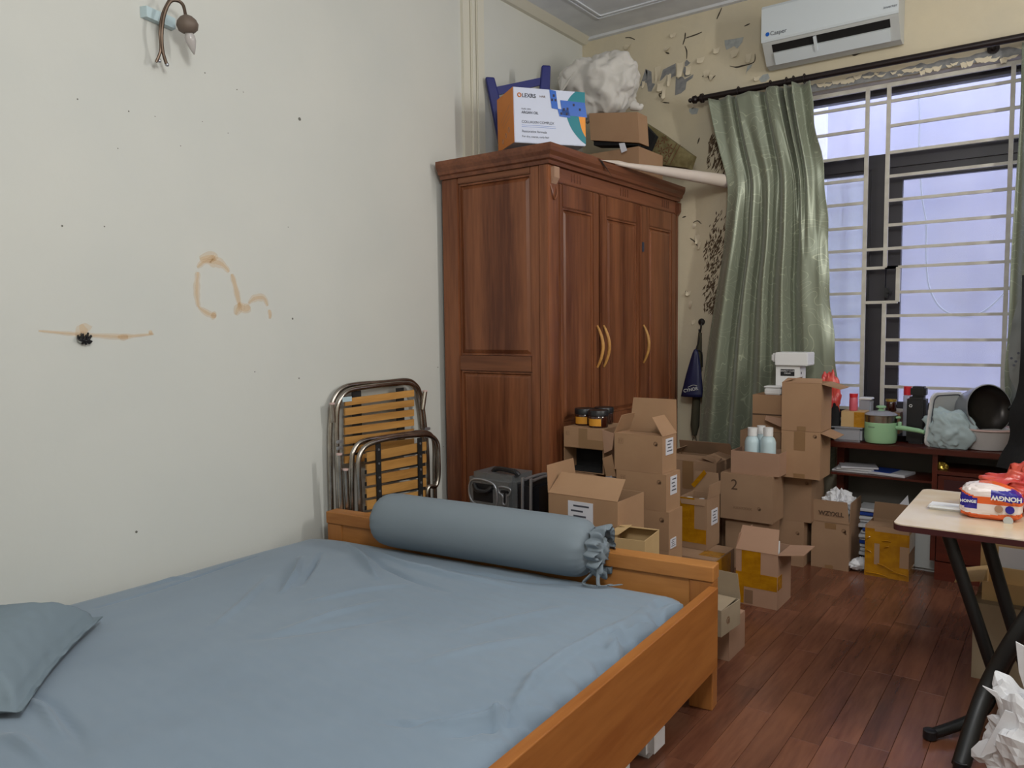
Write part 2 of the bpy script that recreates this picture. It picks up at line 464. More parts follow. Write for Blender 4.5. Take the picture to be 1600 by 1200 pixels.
def strokes(pix, width, m, name, parent, x=None, y=None, off=.001):
    P = curve_pts([at(u, v, x=x, y=y) for u, v in pix], 6)
    n = Vector((0, -1, 0)) if y is not None else Vector((1, 0, 0))
    vs = []; fs = []
    for i, p in enumerate(P):
        t = (P[min(i+1, len(P)-1)]-P[max(i-1, 0)]).normalized(); s_ = n.cross(t)
        w = width*(.35+.65*math.sin(PI*(i+.5)/len(P)))*(1+.5*noise.noise(p*40))
        vs += [p+s_*w+n*off, p-s_*w+n*off]
        if i: fs.append((2*i-2, 2*i, 2*i+1, 2*i-1))
    return obj(name, vs, fs, m, parent)
for pix, w, mm in [
    ([(309, 425), (307, 455), (310, 480)], .010, 'stain'), ([(308, 418), (322, 408), (345, 412), (358, 425)], .012, 'stain'),
    ([(312, 405), (330, 402), (335, 408)], .016, 'stain'), ([(362, 428), (368, 450), (374, 476)], .010, 'stain2'),
    ([(372, 474), (382, 483), (390, 478)], .013, 'stain2'), ([(368, 492), (372, 482), (376, 476)], .009, 'stain'),
    ([(388, 474), (398, 466), (412, 466), (418, 478)], .009, 'stain'), ([(420, 484), (422, 492), (421, 498)], .007, 'stain2'),
    ([(310, 480), (325, 490), (338, 494)], .008, 'stain'), ([(330, 491), (337, 495)], .010, 'stain2'),
    ([(126, 507), (131, 517), (134, 521)], .022, 'stain'), ([(184, 526), (192, 527), (200, 526)], .007, 'stain2'),
    ([(232, 520), (238, 519)], .008, 'stain2'), ([(60, 517), (130, 523), (190, 526), (240, 522)], .006, 'stain')]:
    strokes(pix, w*1.7, M['stain'], 'orange_stain', wl, x=XL, off=.0008)
    strokes(pix, w*(1.0 if mm == 'stain2' else .7), M['stain'], 'orange_stain', wl, x=XL, off=.0014)
sp = MB()
for (u, v, r) in [(468,186,.011),(457,498,.007),(213,831,.007),(97,353,.005),(320,114,.004),(370,140,.004),(201,174,.004),(380,144,.003),(184,232,.003),(163,354,.004),(121,155,.004),(282,228,.003),(242,182,.003),(398,581,.004),(467,591,.005),(693,698,.004),(684,574,.005),(356,208,.003),(316,190,.003),(450,355,.003)]:
    p = at(u, v, x=XL); vs = [p+Vector((.001, math.cos(a)*r*.75*(1+.4*noise.noise(Vector((a, u, 0)))), math.sin(a)*r*.75)) for a in [k*PI/4 for k in range(8)]]
    sp.add(vs, [tuple(range(8))])
tag(sp.build('wall_specks', M['speck'], wl), kind='stuff')
# black wires poking out of a hole
t = thing('wire_ends', 'tangle of black wire ends poking out of a hole in the left wall', 'wires', at(133, 530, x=XL))
for k in range(9):
    a = at(122+2.6*k, 524+4*math.sin(k*1.9), x=XL+.004); b = at(128+random.uniform(0, 16), 537+random.uniform(-4, 3), x=XL+.012); c = at(124+2.2*k, 528+3*math.cos(k*2.), x=XL+.02)
    MB().tube(curve_pts([a, c, b], 5), .0036, 6).build('wire', M['black'], t, smooth=True)

# ---- peeling paint on the window wall
def P3(pts): return pts
grey = [
 ([(1000,134),(1009,108),(1012,112),(1011,130),(1005,128),(1003,134)], 'plaster'),
 ([(1009,108),(1018,112),(1019,130),(1024,131),(1020,138),(1018,143),(1013,143),(1011,131)], 'plaster'),
 ([(1031,127),(1036,109),(1056,99),(1056,118),(1050,121),(1046,128),(1042,127),(1042,116),(1035,124)], 'plaster'),
 ([(1056,121),(1067,120),(1070,124),(1084,116),(1082,122),(1073,128),(1071,140),(1064,146),(1055,149)], 'plaster'),
 ([(1070,98),(1073,93),(1078,98),(1080,97),(1074,103),(1070,104)], 'plaster'), ([(1069,104),(1073,106),(1074,114),(1080,117),(1070,121),(1067,112)], 'plaster'),
 ([(1132,63),(1146,61),(1162,58),(1160,66),(1152,76),(1147,72),(1142,75),(1135,78),(1133,72)], 'plaster_pale'),
 ([(1168,103),(1176,100),(1173,106),(1167,112),(1165,118)], 'plaster_pale'),
 ([(1186,124),(1192,117),(1200,115),(1203,122),(1196,128),(1189,129)], 'plaster_pale'),
 ([(1077,170),(1084,168),(1092,170),(1089,178),(1081,179),(1077,175)], 'plaster_pale'),
 ([(1080,150),(1075,155),(1076,165),(1082,170),(1090,168),(1092,160),(1088,152)], 'flake'),
]
for pts, k in grey: wallpatch(pts, M[k], 'bare_patch', wb, y=D)
for pts in [[(1071,51),(1070,60),(1067,70)],[(1070,60),(1088,54),(1097,50)],[(1070,72),(1073,80),(1073,92)],[(1140,103),(1150,105),(1160,103),(1178,97),(1180,84)],[(1097,120),(1104,117),(1110,124),(1118,118)],[(1036,135),(1034,145),(1030,148),(1036,158)],[(1035,160),(1046,161)],
            [(977,59),(985,59),(992,62)],[(1040,82),(1046,84)],[(1163,41),(1172,37)],[(1083,348),(1090,345),(1096,350)],[(1078,372),(1086,378),(1090,385)],[(1071,455),(1078,458)],[(1066,340),(1072,338)],[(1090,225),(1093,215)],[(1120,30),(1128,12)]]:
    strokes(pts, .0045, M['crack'], 'crack', wb, y=D)
def flake(u, v, w, h, lift=.03, side=0):
    """curled tongue of paint standing off the wall"""
    p = at(u, v, y=D); vs = []; fs = []
    for j in range(5):
        for i in range(4):
            s = i/3; tt = j/4
            vs.append(p+Vector((w*(s-.5)*(1-.45*tt)+side*tt*h, -.002-lift*tt**1.6*(.6+.4*math.sin(2.5*s+u)), -h*tt+.004*math.sin(7*s+u))))
    for j in range(4):
        for i in range(3): fs.append((j*4+i, j*4+i+1, j*4+i+5, j*4+i+4))
    o = obj('paint_flake', vs, fs, M['flake'], wb, True)
    return o
for a in [(1028,104,.05,.10),(1063,98,.05,.10),(1046,116,.03,.08),(1062,117,.04,.03),(1076,104,.04,.06),(1104,110,.05,.05),(1112,117,.04,.04),(1032,130,.05,.06),(1038,134,.03,.09),(1148,78,.06,.05),(1170,84,.04,.06),(1042,74,.05,.03),(1095,90,.06,.04),(1006,127,.025,.05),(1036,150,.04,.04),
          (1085,350,.03,.03),(1090,367,.035,.06),(1093,378,.03,.05),(1076,455,.04,.03),(1079,470,.03,.05),(1084,500,.03,.03),(980,70,.06,.04),(1120,75,.05,.04),(1052,52,.05,.03),(1183,120,.04,.03)]:
    flake(*a, lift=.028)
# mould beside the curtain: many small brush-like marks, one piece
mb = MB()
for (v0, v1, uL, uR, n_) in [(212,240,1108,1122,22),(230,262,1105,1128,34),(250,275,1118,1138,18),(330,420,1118,1136,44),(378,490,1100,1122,150),(440,490,1104,1116,60),(350,420,1108,1134,70),(215,262,1106,1130,60)]:
    for k in range(n_):
        v = random.uniform(v0, v1); f_ = (v-v0)/(v1-v0)
        u = random.uniform(uL, uR)
        p = at(u, v, y=D-.0012-.0002*random.random())
        L_ = random.uniform(.02, .055); w_ = random.uniform(.002, .006); an = random.uniform(-.9, .1)-PI/2
        dx, dz = math.cos(an), math.sin(an)
        mb.add([p+Vector((-dz*w_, 0, dx*w_)), p+Vector((dx*L_*.5, 0, dz*L_*.5)), p+Vector((dz*w_, 0, -dx*w_)), p+Vector((-dx*L_*.5, 0, -dz*L_*.5))], [(0,1,2,3)])
tag(mb.build('mould_marks', M['mould'], wb), kind='stuff')
# stripped strip above the window
vs = []; fs = []; top = []; n_ = 60
for i in range(n_+1):
    x = -1.42+ i/n_*1.8
    zt = 2.862 + .05*noise.noise(Vector((x*6, 1, 0))) + .03*noise.noise(Vector((x*19, 2, 0)))
    vs += [(x, D-.0015, WZ1), (x, D-.0015, zt)]
    if i: fs.append((2*i-2, 2*i, 2*i+1, 2*i-1))
obj('bare_strip', vs, fs, M['plaster'], wb)
for k in range(26):
    u = 1268+k*12.5+random.uniform(-4, 4); v = 141-(u-1268)*.155+random.uniform(-12, -3)
    flake(u, v, random.uniform(.03, .08), random.uniform(.012, .03), lift=.008)
# marks under the air conditioner
for pts in [[(1225,95),(1234,93)],[(1246,91),(1253,89)],[(1294,79),(1310,76)],[(1337,72),(1352,69)],[(1331,84),(1336,86),(1346,82)]]:
    strokes(pts, .006, M['crack'], 'crack', wb, y=D)

# ---- outside: the neighbour's wall across the alley
OY = 6.0
nb = MB().box((-5, OY, -.6), (6, OY+.2, 4.6)).build('wall_outside', M['outwall']); nb['kind'] = 'structure'
MB().box((-1.62, OY-.06, -.6), (-1.50, OY, 4.6)).build('pale_pilaster', M['outedge'], nb)
ag = MB().box((-5, D+.2, -.8), (6, OY+.2, -.6)).build('alley_ground', M['outwall']); ag['kind'] = 'structure'
cab = [at(u, v, y=OY-.03) for u, v in ((1435,120),(1435,143),(1437,182),(1436,227),(1438,276),(1441,312),(1447,350),(1447,400),(1450,440),(1458,464),(1470,481),(1487,491),(1508,494),(1530,490),(1551,476),(1572,454),(1590,430),(1600,415))]
tag(MB().tube(curve_pts(cab, 6), .0065, 6).build('hanging_cable', M['acg'], smooth=True), 'thin pale cable looping down the outside wall beyond the window', 'cable')

# ---- window frame and leaves
FY0, FY1 = D+.11, D+.17
wn = thing('window_1', None, None, (-.5, D+.12, WZ0)); wn['kind'] = 'structure'
f1 = MB()
f1.box((WX0, FY0, WZ1-.06), (WX1, FY1, WZ1)); f1.box((WX0, FY0, WZ0), (WX1, FY1, WZ0+.06))
f1.box((WX0, FY0, WZ0), (WX0+.06, FY1, WZ1)); f1.box((WX1-.06, FY0, WZ0), (WX1, FY1, WZ1))
f1.build('window_frame', M['wframe'], wn)
def Y1(u, v): return at(u, v, y=FY0)
zt1, zt0 = Y1(1390, 240).z, Y1(1390, 262).z
MB().box((WX0+.06, FY0-.005, zt0), (WX1-.06, FY1, zt1)).build('transom', M['wframe'], wn)
xm0, xm1 = Y1(1359, 400).x, Y1(1384, 400).x
MB().box((xm0, FY0-.005, WZ0+.06), (xm1, FY1, zt0)).build('mullion', M['wframe'], wn)
xs1 = Y1(1407, 400).x
def leaf(x0, x1, y0, y1, z0, z1, w, pane):
    b_ = MB()
    b_.box((x0, y0, z0), (x0+w, y1, z1)); b_.box((x1-w, y0, z0), (x1, y1, z1))
    b_.box((x0+w, y0, z0), (x1-w, y1, z0+w)); b_.box((x0+w, y0, z1-w), (x1-w, y1, z1))
    s_ = b_.build('sash', M['wframe'], wn)
    MB().box((x0+w, (y0+y1)/2-.002, z0+w), (x1-w, (y0+y1)/2+.002, z1-w)).build('pane', pane, s_)
leaf(xm1+.004, WX1-.06, FY0+.01, FY1-.01, WZ0+.06, zt0, xs1-xm1-.004, M['glass'])
leaf(WX0+.06, xm0-.004, FY0+.01, FY1-.01, WZ0+.06, zt0, .018, M['glassm'])
for (a, b) in ((WX0+.06, WX1-.06),):
    MB().box((a, FY0+.025, zt1), (b, FY0+.029, WZ1-.06)).build('pane', M['glass'], wn)
# handle on the sash
h0 = at(1385, 458, y=FY0-.03)
MB().bbox(h0-Vector((.014, .0, .03)), h0+Vector((.01, .03, .035)), .006).bbox(h0-Vector((.008, .012, .0)), h0+Vector((.035, .0, .012)), .004).build('window_handle', M['black'], wn)

# ---- steel grille in front of the window
GY = D+.03
gr = thing('window_grille', 'cream painted steel bar grille across the window opening', 'window grille', (-.5, GY, WZ0))
def G(u, v): return at(u, v, y=GY)
r = .0085
def bar(a, b, w=r, h=r, name='bar'):
    lo = [min(a[i], b[i]) for i in range(3)]; hi = [max(a[i], b[i]) for i in range(3)]
    dd = .009 if abs(a[0]-b[0]) < .01 else .0078
    MB().box((lo[0]-(w if abs(a[0]-b[0]) < .01 else 0), GY-dd, lo[2]-(h if abs(a[2]-b[2]) < .01 else 0)), (hi[0]+(w if abs(a[0]-b[0]) < .01 else 0), GY+dd, hi[2]+(h if abs(a[2]-b[2]) < .01 else 0))).build(name, M['bars'], gr)
xg1 = G(1354, 250).x; xg2 = G(1387, 250).x; xg3 = G(1579, 250).x; xj = G(1403, 445).x
ztop = G(1390, 133).z; zbot = WZ0+.02
zs = [G(1387.5, v).z for v in (159, 197.6, 239, 276, 313.6, 352, 388.6, 418, 457, 493.5, 531, 568, 604, 640, 677, 712)]
zA, zB = zs[7], G(1388, 472).z
for zz in (zbot, ztop): bar((WX0, GY, zz), (WX1, GY, zz), h=.012, name='rail')
for x in (xg1, xg3, WX0+.012, WX1-.012): bar((x, GY, zbot), (x, GY, ztop), w=.011, name='upright')
bar((xg2, GY, zA), (xg2, GY, ztop), w=.011, name='upright'); bar((xg2, GY, zbot), (xg2, GY, zB), w=.011, name='upright')
bar((xj, GY, zB), (xj, GY, zA), w=.011, name='upright')
bar((xg1, GY, zB), (xj, GY, zB))
for i, zz in enumerate(zs):
    if zz < zbot: continue
    bar((WX0, GY, zz), (xg1, GY, zz))
    x0 = xg2 if i not in (8,) else xj
    bar((x0, GY, zz), (xg3, GY, zz)); bar((xg3, GY, zz), (WX1, GY, zz))
    if i in (0, 6, 7): bar((xg1, GY, zz), (xg2 if i < 7 else xj, GY, zz))

# ================================================================ WARDROBE
WY0, WY1 = 3.41, 5.02; WXB, WXF = -2.95, -2.237
w = thing('wardrobe', 'tall reddish-brown wooden three-door wardrobe with moulded cornice in the corner', 'wardrobe', ((WXB+WXF)/2, (WY0+WY1)/2, 0))
zw = 2.235
# side panel facing the room: stiles, rails and raised panels
mb = MB(); mb.box((WXB, WY0+.012, .08), (WXF-.02, WY1, zw-.002)); mb.build('carcass', M['ward'], w)
def fr(a, b, m, nm='stile'): MB().bbox(a, b, .004).build(nm, m, w, smooth=True)
fr((WXB, WY0-.012, .0), (-2.835, WY0+.012, zw), M['ward']); fr((-2.338, WY0-.012, 0), (WXF-.044, WY0+.012, zw), M['ward'])
fr((-2.835, WY0-.010, 2.20), (-2.338, WY0+.012, zw), M['wardx'], 'rail')
fr((-2.835, WY0-.012, 1.155), (-2.338, WY0+.012, 1.24), M['wardx'], 'rail')
fr((-2.835, WY0-.010, .0), (-2.338, WY0+.012, .14), M['wardx'], 'rail')
def raised(face, a0, a1, z0, z1, base, out, m, nm='raised_panel'):
    """panel with a bevelled border. face 'y': spans x at depth base; face 'x': spans y"""
    g1, g2 = .012, .034
    rects = [(a0, z0, a1, z1, 0), (a0+.002, z0+.002, a1-.002, z1-.002, out*.9), (a0+g1, z0+g1, a1-g1, z1-g1, out*.9), (a0+g1+.002, z0+g1+.002, a1-g1-.002, z1-g1-.002, 0.0), (a0+g2, z0+g2, a1-g2, z1-g2, out)]
    vs = []; fs = []
    for (p, q, r_, s_, o_) in rects:
        for (a, z) in ((p, q), (r_, q), (r_, s_), (p, s_)):
            vs.append((a, base-o_, z) if face == 'y' else (base+o_, a, z))
    for k in range(len(rects)-1):
        for i in range(4):
            j = (i+1) % 4; fs.append((k*4+i, k*4+j, k*4+4+j, k*4+4+i))
    n = (len(rects)-1)*4; fs.append((n, n+1, n+2, n+3))
    return obj(nm, vs, fs, m, w)
raised('y', -2.835, -2.338, 1.24, 2.20, WY0+.010, .012, M['ward'])
raised('y', -2.835, -2.338, .14, 1.155, WY0+.010, .012, M['ward'])
# front: corner posts, head rail, doors
fr((WXF-.045, WY0-.016, 0), (WXF+.012, 3.50, zw), M['ward'], 'corner_post')
fr((WXF-.02, 4.985, 0), (WXF+.012, WY1+.005, zw), M['ward'], 'corner_post')
fr((WXF-.02, 3.50, 2.155), (WXF+.008, 4.985, zw), M['wardh'], 'head_rail')
fr((WXF-.02, 3.50, 0), (WXF+.004, 4.985, .10), M['wardh'], 'plinth')
fl = MB()
for c in (3.68, 4.24, 4.82):
    for k in range(4): fl.bbox((WXF+.006, c-.05+k*.03, 2.172), (WXF+.011, c-.036+k*.03, 2.222), .004)
fl.build('fluting', M['wardh'], w, smooth=True)
doors = [(3.503, 3.925), (3.93, 4.452), (4.457, 4.982)]
for i, (a, b) in enumerate(doors):
    d = MB(); st = .07
    if i == 1: a_in, b_in = a+.085, b-.055
    elif i == 0: a_in, b_in = a+.03, b-.07
    else: a_in, b_in = a+.11, b-.07
    x0, x1 = WXF-.012, WXF+.014
    d.bbox((x0, a, .11), (x1, a_in, 2.15), .005); d.bbox((x0, b_in, .11), (x1, b, 2.15), .005)
    d.bbox((x0, a_in, 2.03), (x1, b_in, 2.15), .004); d.bbox((x0, a_in, .78), (x1, b_in, .88), .004); d.bbox((x0, a_in, .11), (x1, b_in, .21), .004)
    do = d.build('door', M['ward'], w, smooth=True)
    for (z0, z1) in ((.88, 2.03), (.21, .78)):
        rp = raised('x', a_in, b_in, z0, z1, x1-.012, .010, M['ward'], 'door_panel')
        rp.parent = do; rp.location = Vector(rp.location) - Vector(do.location)
    hy = {0: b-.03, 1: a+.04, 2: a+.03}[i]
    hp = [(x1+.002, hy, 1.16), (x1+.018, hy, 1.19), (x1+.034, hy, 1.235), (x1+.04, hy, 1.28), (x1+.034, hy, 1.325), (x1+.018, hy, 1.37), (x1+.002, hy, 1.40)]
    MB().tube(curve_pts(hp, 4), [.006+.004*math.sin(PI*k/24) for k in range(25)], 8).build('door_handle', M['slat'], do, smooth=True)
for yy in (3.94, 4.44):
    MB().bbox((WXF+.012, yy-.012, .11), (WXF+.024, yy+.012, 2.14), .005).build('cover_strip', M['ward'], w, smooth=True)
# cornice: stepped moulding round two sides
prof = [(0, 0), (.012, .0), (.016, .018), (.030, .024), (.032, .040), (.046, .058), (.05, .075), (.05, .095), (.0, .095)]
def cornice():
    vs = []; fs = []; n = len(prof)
    for (cx, cy, sx, sy) in ((WXB, WY0-.012, 0, -1), (WXF+.012, WY0-.012, 1, -1), (WXF+.012, WY1+.003, 1, 0)):
        for (o_, h) in prof: vs.append((cx+sx*o_, cy+sy*o_, zw+h))
    for k in range(2):
        for i in range(n):
            j = (i+1) % n; fs.append((k*n+i, k*n+n+i, k*n+n+j, k*n+j))
    fs.append(tuple(range(n-1, -1, -1))); fs.append(tuple(2*n+i for i in range(n)))
    return vs, fs
v_, f_ = cornice(); fixn(obj('cornice', v_, f_, M['wardh'], w))
MB().box((WXB, WY0-.01, zw), (WXF+.01, WY1, zw+.08)).build('top_board', M['wardx'], w)
# carved corner bracket
br = MB(); br.prism([(WXF+.012, 3.425, 2.225), (WXF+.034, 3.425, 2.225), (WXF+.034, 3.425, 2.17), (WXF+.014, 3.425, 2.14)], (0, .05, 0))
fixn(br.build('corner_bracket', M['card3'], w))
MB().tube(curve_pts([(WXF+.012, 3.42, 2.13), (WXF+.02, 3.43, 2.09), (WXF+.018, 3.45, 2.06), (WXF+.02, 3.47, 2.09), (WXF+.012, 3.475, 2.13)], 5), .004, 6).build('carved_scroll', M['ward'], w, smooth=True)
MB().prism([(WXF+.012, 4.99, 2.225), (WXF+.034, 4.99, 2.225), (WXF+.034, 4.99, 2.17), (WXF+.014, 4.99, 2.14)], (0, .03, 0)).build('corner_bracket', M['ward'], w)
MB().bbox((WXF+.014, 4.46, 1.86), (WXF+.028, 4.475, 1.92), .003).build('hinge', M['ink'], w)

# ================================================================ CARTONS
def tf(x, y, z, rot=0): return Matrix.Translation((x, y, z)) @ Matrix.Rotation(math.radians(rot), 4, 'Z')
FACE = {'front': lambda w, d, h: (Vector((0, 0, 0)), Vector((1, 0, 0)), Vector((0, 0, 1)), w, h),
        'right': lambda w, d, h: (Vector((w, 0, 0)), Vector((0, 1, 0)), Vector((0, 0, 1)), d, h),
        'left': lambda w, d, h: (Vector((0, d, 0)), Vector((0, -1, 0)), Vector((0, 0, 1)), d, h),
        'top': lambda w, d, h: (Vector((0, 0, h)), Vector((1, 0, 0)), Vector((0, 1, 0)), w, d)}
def carton(label, x, y, z, w, d, h, rot=0, flaps=None, m='card', tapes=(), labels=(), marks=(), texts=(), group='cardboard boxes piled on the floor', name='cardboard_box', cat='box', MX=None):
    T = MX or tf(x, y, z, rot)
    root = thing(name, label, cat, T @ Vector((w/2, d/2, 0)), group)
    k = .004
    b = MB()
    b.box((0, 0, 0), (w, k, h), T); b.box((0, d-k, 0), (w, d, h), T); b.box((0, k, 0), (k, d-k, h), T); b.box((w-k, k, 0), (w, d-k, h), T); b.box((k, k, 0), (w-k, d-k, k), T)
    b.build('body', M[m], root)
    if flaps is None:
        b = MB(); b.box((0.0005, 0.0005, h), (w-.0005, d/2-.0015, h+.003), T); b.build('flap', M[m], root)
        b = MB(); b.box((0.0005, d/2+.0015, h), (w-.0005, d-.0005, h+.003), T); b.build('flap', M[m], root)
    else:
        for side, (ang, ln) in flaps.items():
            a = math.radians(ang); c, s = math.cos(a), math.sin(a); e = .003
            if side == 'front': O = Vector((0, 0, h)); U = Vector((1, 0, 0)); V = Vector((0, c, s)); L = w
            if side == 'back': O = Vector((w, d, h)); U = Vector((-1, 0, 0)); V = Vector((0, -c, s)); L = w
            if side == 'left': O = Vector((0, d, h)); U = Vector((0, -1, 0)); V = Vector((c, 0, s)); L = d
            if side == 'right': O = Vector((w, 0, h)); U = Vector((0, 1, 0)); V = Vector((-c, 0, s)); L = d
            N = U.cross(V)*e; sl = .012
            vs = [O, O+U*L, O+U*(L-sl)+V*ln, O+U*sl+V*ln]
            vs = [T @ p for p in vs] + [T @ (p+N) for p in vs]
            mb = MB(); mb.hexa([vs[0], vs[1], vs[2], vs[3], vs[4], vs[5], vs[6], vs[7]])
            o = mb.build('flap', M[m], root)
    def patch(face, u0, v0, u1, v1, mm, nm, skew=0, th=.0012):
        O, U, V, A, B = FACE[face](w, d, h); N = U.cross(V)
        if face == 'top': O = O + N*.003
        P = [O+U*(u0*A)+V*(v0*B), O+U*(u1*A)+V*((v0+skew)*B), O+U*(u1*A)+V*((v1+skew)*B), O+U*(u0*A)+V*(v1*B)]
        vs = [T @ (p+N*.0002) for p in P] + [T @ (p+N*th) for p in P]
        mb = MB(); mb.hexa(vs); return mb.build(nm, M[mm], root)
    for ti, (face, u0, v0, u1, v1, mm, *sk) in enumerate(tapes): patch(face, u0, v0, u1, v1, mm, 'tape', sk[0] if sk else 0, .0009+.0003*ti)
    for (face, u0, v0, u1, v1) in labels:
        p_ = patch(face, u0, v0, u1, v1, 'label', 'label', 0, .0036)
        O, U, V, A, B = FACE[face](w, d, h); N = U.cross(V)
        for q in range(4):
            a0 = u0+(u1-u0)*(.12+.1*(q % 2)); a1 = u1-(u1-u0)*(.15+.12*(q % 3)); vv = v0+(v1-v0)*(.2+.2*q)
            P = [O+U*(a*A)+V*(b_*B)+N*.0040 for a, b_ in ((a0, vv), (a1, vv), (a1, vv+(v1-v0)*.07), (a0, vv+(v1-v0)*.07))]
            obj('printed_line', [T @ p for p in P], [(0, 1, 2, 3)], M['ink'], p_)
    for (face, u0, v0, s_) in marks:
        O, U, V, A, B = FACE[face](w, d, h); N = U.cross(V); mb = MB()
        c = O+U*(u0*A)+V*(v0*B)+N*.0008
        def q(a, b_, c_, d_): mb.add([T @ (c+U*a*s_+V*b_*s_), T @ (c+U*c_*s_+V*b_*s_), T @ (c+U*c_*s_+V*d_*s_), T @ (c+U*a*s_+V*d_*s_)], [(0, 1, 2, 3)])
        if face == 'front' and u0 < .5:    # two upward arrows over a line in a frame
            for e in (-.35, .15): q(e, -.3, e+.1, .4); q(e-.1, .25, e+.2, .32)
            q(-.6, -.5, .55, -.42); q(-.6, .62, .55, .68); q(-.62, -.5, -.57, .68); q(.52, -.5, .57, .68)
        else:
            for e in range(9): a = e*.7; q(.4*math.cos(a)-.12, .4*math.sin(a)-.12, .4*math.cos(a)+.12, .4*math.sin(a)+.12)
            q(-.1, -.5, .5, .1)
        mb.build('printed_mark', M['printf'], root)
    for (face, u0, v0, s, size, mm) in texts:
        O, U, V, A, B = FACE[face](w, d, h); R = T.to_3x3()
        text(s, M[mm], T @ (O+U*(u0*A)+V*(v0*B)), R @ U, R @ V, size, 'lettering', root, lift=.0015)
    return root

def cpx(Y, uL, uR, vT, vB, z0=None, z1=None):
    """front-left corner, width and height of a box whose front stands at depth Y"""
    a = at(uL, vT, y=Y); b = at(uR, vT, y=Y); c = at(uR, vB, y=Y)
    zb = c.z if z0 is None else z0; zt = b.z if z1 is None else z1
    return a.x, zb, b.x-a.x, zt-zb

cart = {}
def put(key, label, Y, uL, uR, vT, vB, d, z0=None, **k):
    x, z, w_, h = cpx(Y, uL, uR, vT, vB, z0)
    cart[key] = (x, Y, z, w_, d, h)
    return carton(label, x, Y, z, w_, d, h, **k)
arr = [('front', .14, .8, .022), ('front', .86, .8, .022)]
# central tower of five (from the floor up)
x_, zA3, w_, hA = cpx(3.45, 967, 1045, 802, 862)
carton('plain cardboard box at the foot of the central tower, on the floor behind the footboard', x_, 3.45, 0, w_, .16, zA3/2-.004, tapes=(), marks=arr)
carton('second cardboard box up from the floor in the central tower', x_, 3.45, zA3/2, w_, .16, zA3/2-.004, marks=arr)
put('A3', 'closed cardboard box with torn slits, third from top of central tower by the footboard', 3.45, 967, 1045, 802, 862, .16, marks=[('front', .86, .8, .024)], labels=[('right', .1, .05, .5, .3)], tapes=[('front', .2, .28, .42, .30, 'print'), ('front', .3, .6, .36, .61, 'print')])
h3 = cart['A3'][2]+cart['A3'][5]+.0035
put('A2', 'closed cardboard box second from top of the central tower, white label on its right side', 3.45, 963, 1041, 743, 800, .165, z0=h3, marks=arr, labels=[('right', .28, .42, .72, .92)])
h2 = h3+cart['A2'][5]+.0035
put('A1', 'open-topped cardboard box with raised flaps on top of the central tower', 3.45, 960, 1035, 683, 742, .165, z0=h2, flaps={'left': (68, .10), 'right': (55, .11), 'back': (97, .17), 'front': (3, .07)}, marks=arr, labels=[('right', .22, .48, .72, .92)])
# inner flaps of A1's contents
t = thing('metal_clasp_item', 'dark item with two silver clasps lying inside the open top box of the tower', 'item', (-1.72, 3.56, .83))
MB().bbox((-1.79, 3.53, .80), (-1.63, 3.58, .835), .006).build('case', M['black'], t); MB().tube([(-1.76, 3.53, .84), (-1.73, 3.535, .842)], .006, 8).build('clasp', M['satin'], t, smooth=True); MB().tube([(-1.69, 3.53, .84), (-1.66, 3.535, .842)], .006, 8).build('clasp', M['satin'], t, smooth=True)

# pile behind it against the wardrobe, jars on top
carton('creased worn cardboard box under the dark open box, left of the central tower', -2.17, 3.46, .28, .175, .12, .345, m='card')
carton('plain cardboard box on the floor beneath the worn box beside the wardrobe', -2.19, 3.44, 0, .24, .15, .276, m='card')
bx = thing('cardboard_box', 'cardboard box lying open towards the room with a black inside, below the jars', 'box', (-2.06, 3.55, .629), 'cardboard boxes piled on the floor')
zb0, zb1 = .632, .762
MB().box((-2.185, 3.47, zb0), (-1.945, 3.60, zb0+.004)).box((-2.185, 3.47, zb1-.004), (-1.945, 3.60, zb1)).box((-2.185, 3.47, zb0+.004), (-2.181, 3.60, zb1-.004)).box((-1.949, 3.47, zb0+.004), (-1.945, 3.60, zb1-.004)).box((-2.181, 3.596, zb0+.004), (-1.949, 3.60, zb1-.004)).build('body', M['card'], bx)
MB().box((-2.18, 3.47, zb0+.005), (-1.95, 3.595, zb0+.01)).box((-2.18, 3.59, zb0+.01), (-1.95, 3.595, zb1-.005)).build('dark_inside', M['blackc'], bx)  # black sheets darken the floor and back of the open box
MB().hexa([(-2.17, 3.466, zb0), (-1.95, 3.466, zb0-.012), (-1.95, 3.469, zb0-.012), (-2.17, 3.469, zb0), (-2.175, 3.43, zb0-.028), (-1.96, 3.43, zb0-.04), (-1.96, 3.433, zb0-.037), (-2.175, 3.433, zb0-.025)]).build('flap', M['card'], bx)
x_, z_, w_, h_ = cpx(3.46, 881, 943, 671, 702)
carton('taped cardboard box carrying the two amber jars, top of the pile by the wardrobe', x_, 3.46, zb1+.0005, w_, .14, .865-zb1, tapes=[('front', .38, 0, .6, 1, 'tapeb'), ('front', .38, .0, 1, .45, 'tapeb')], marks=[('front', .1, .7, .018)])
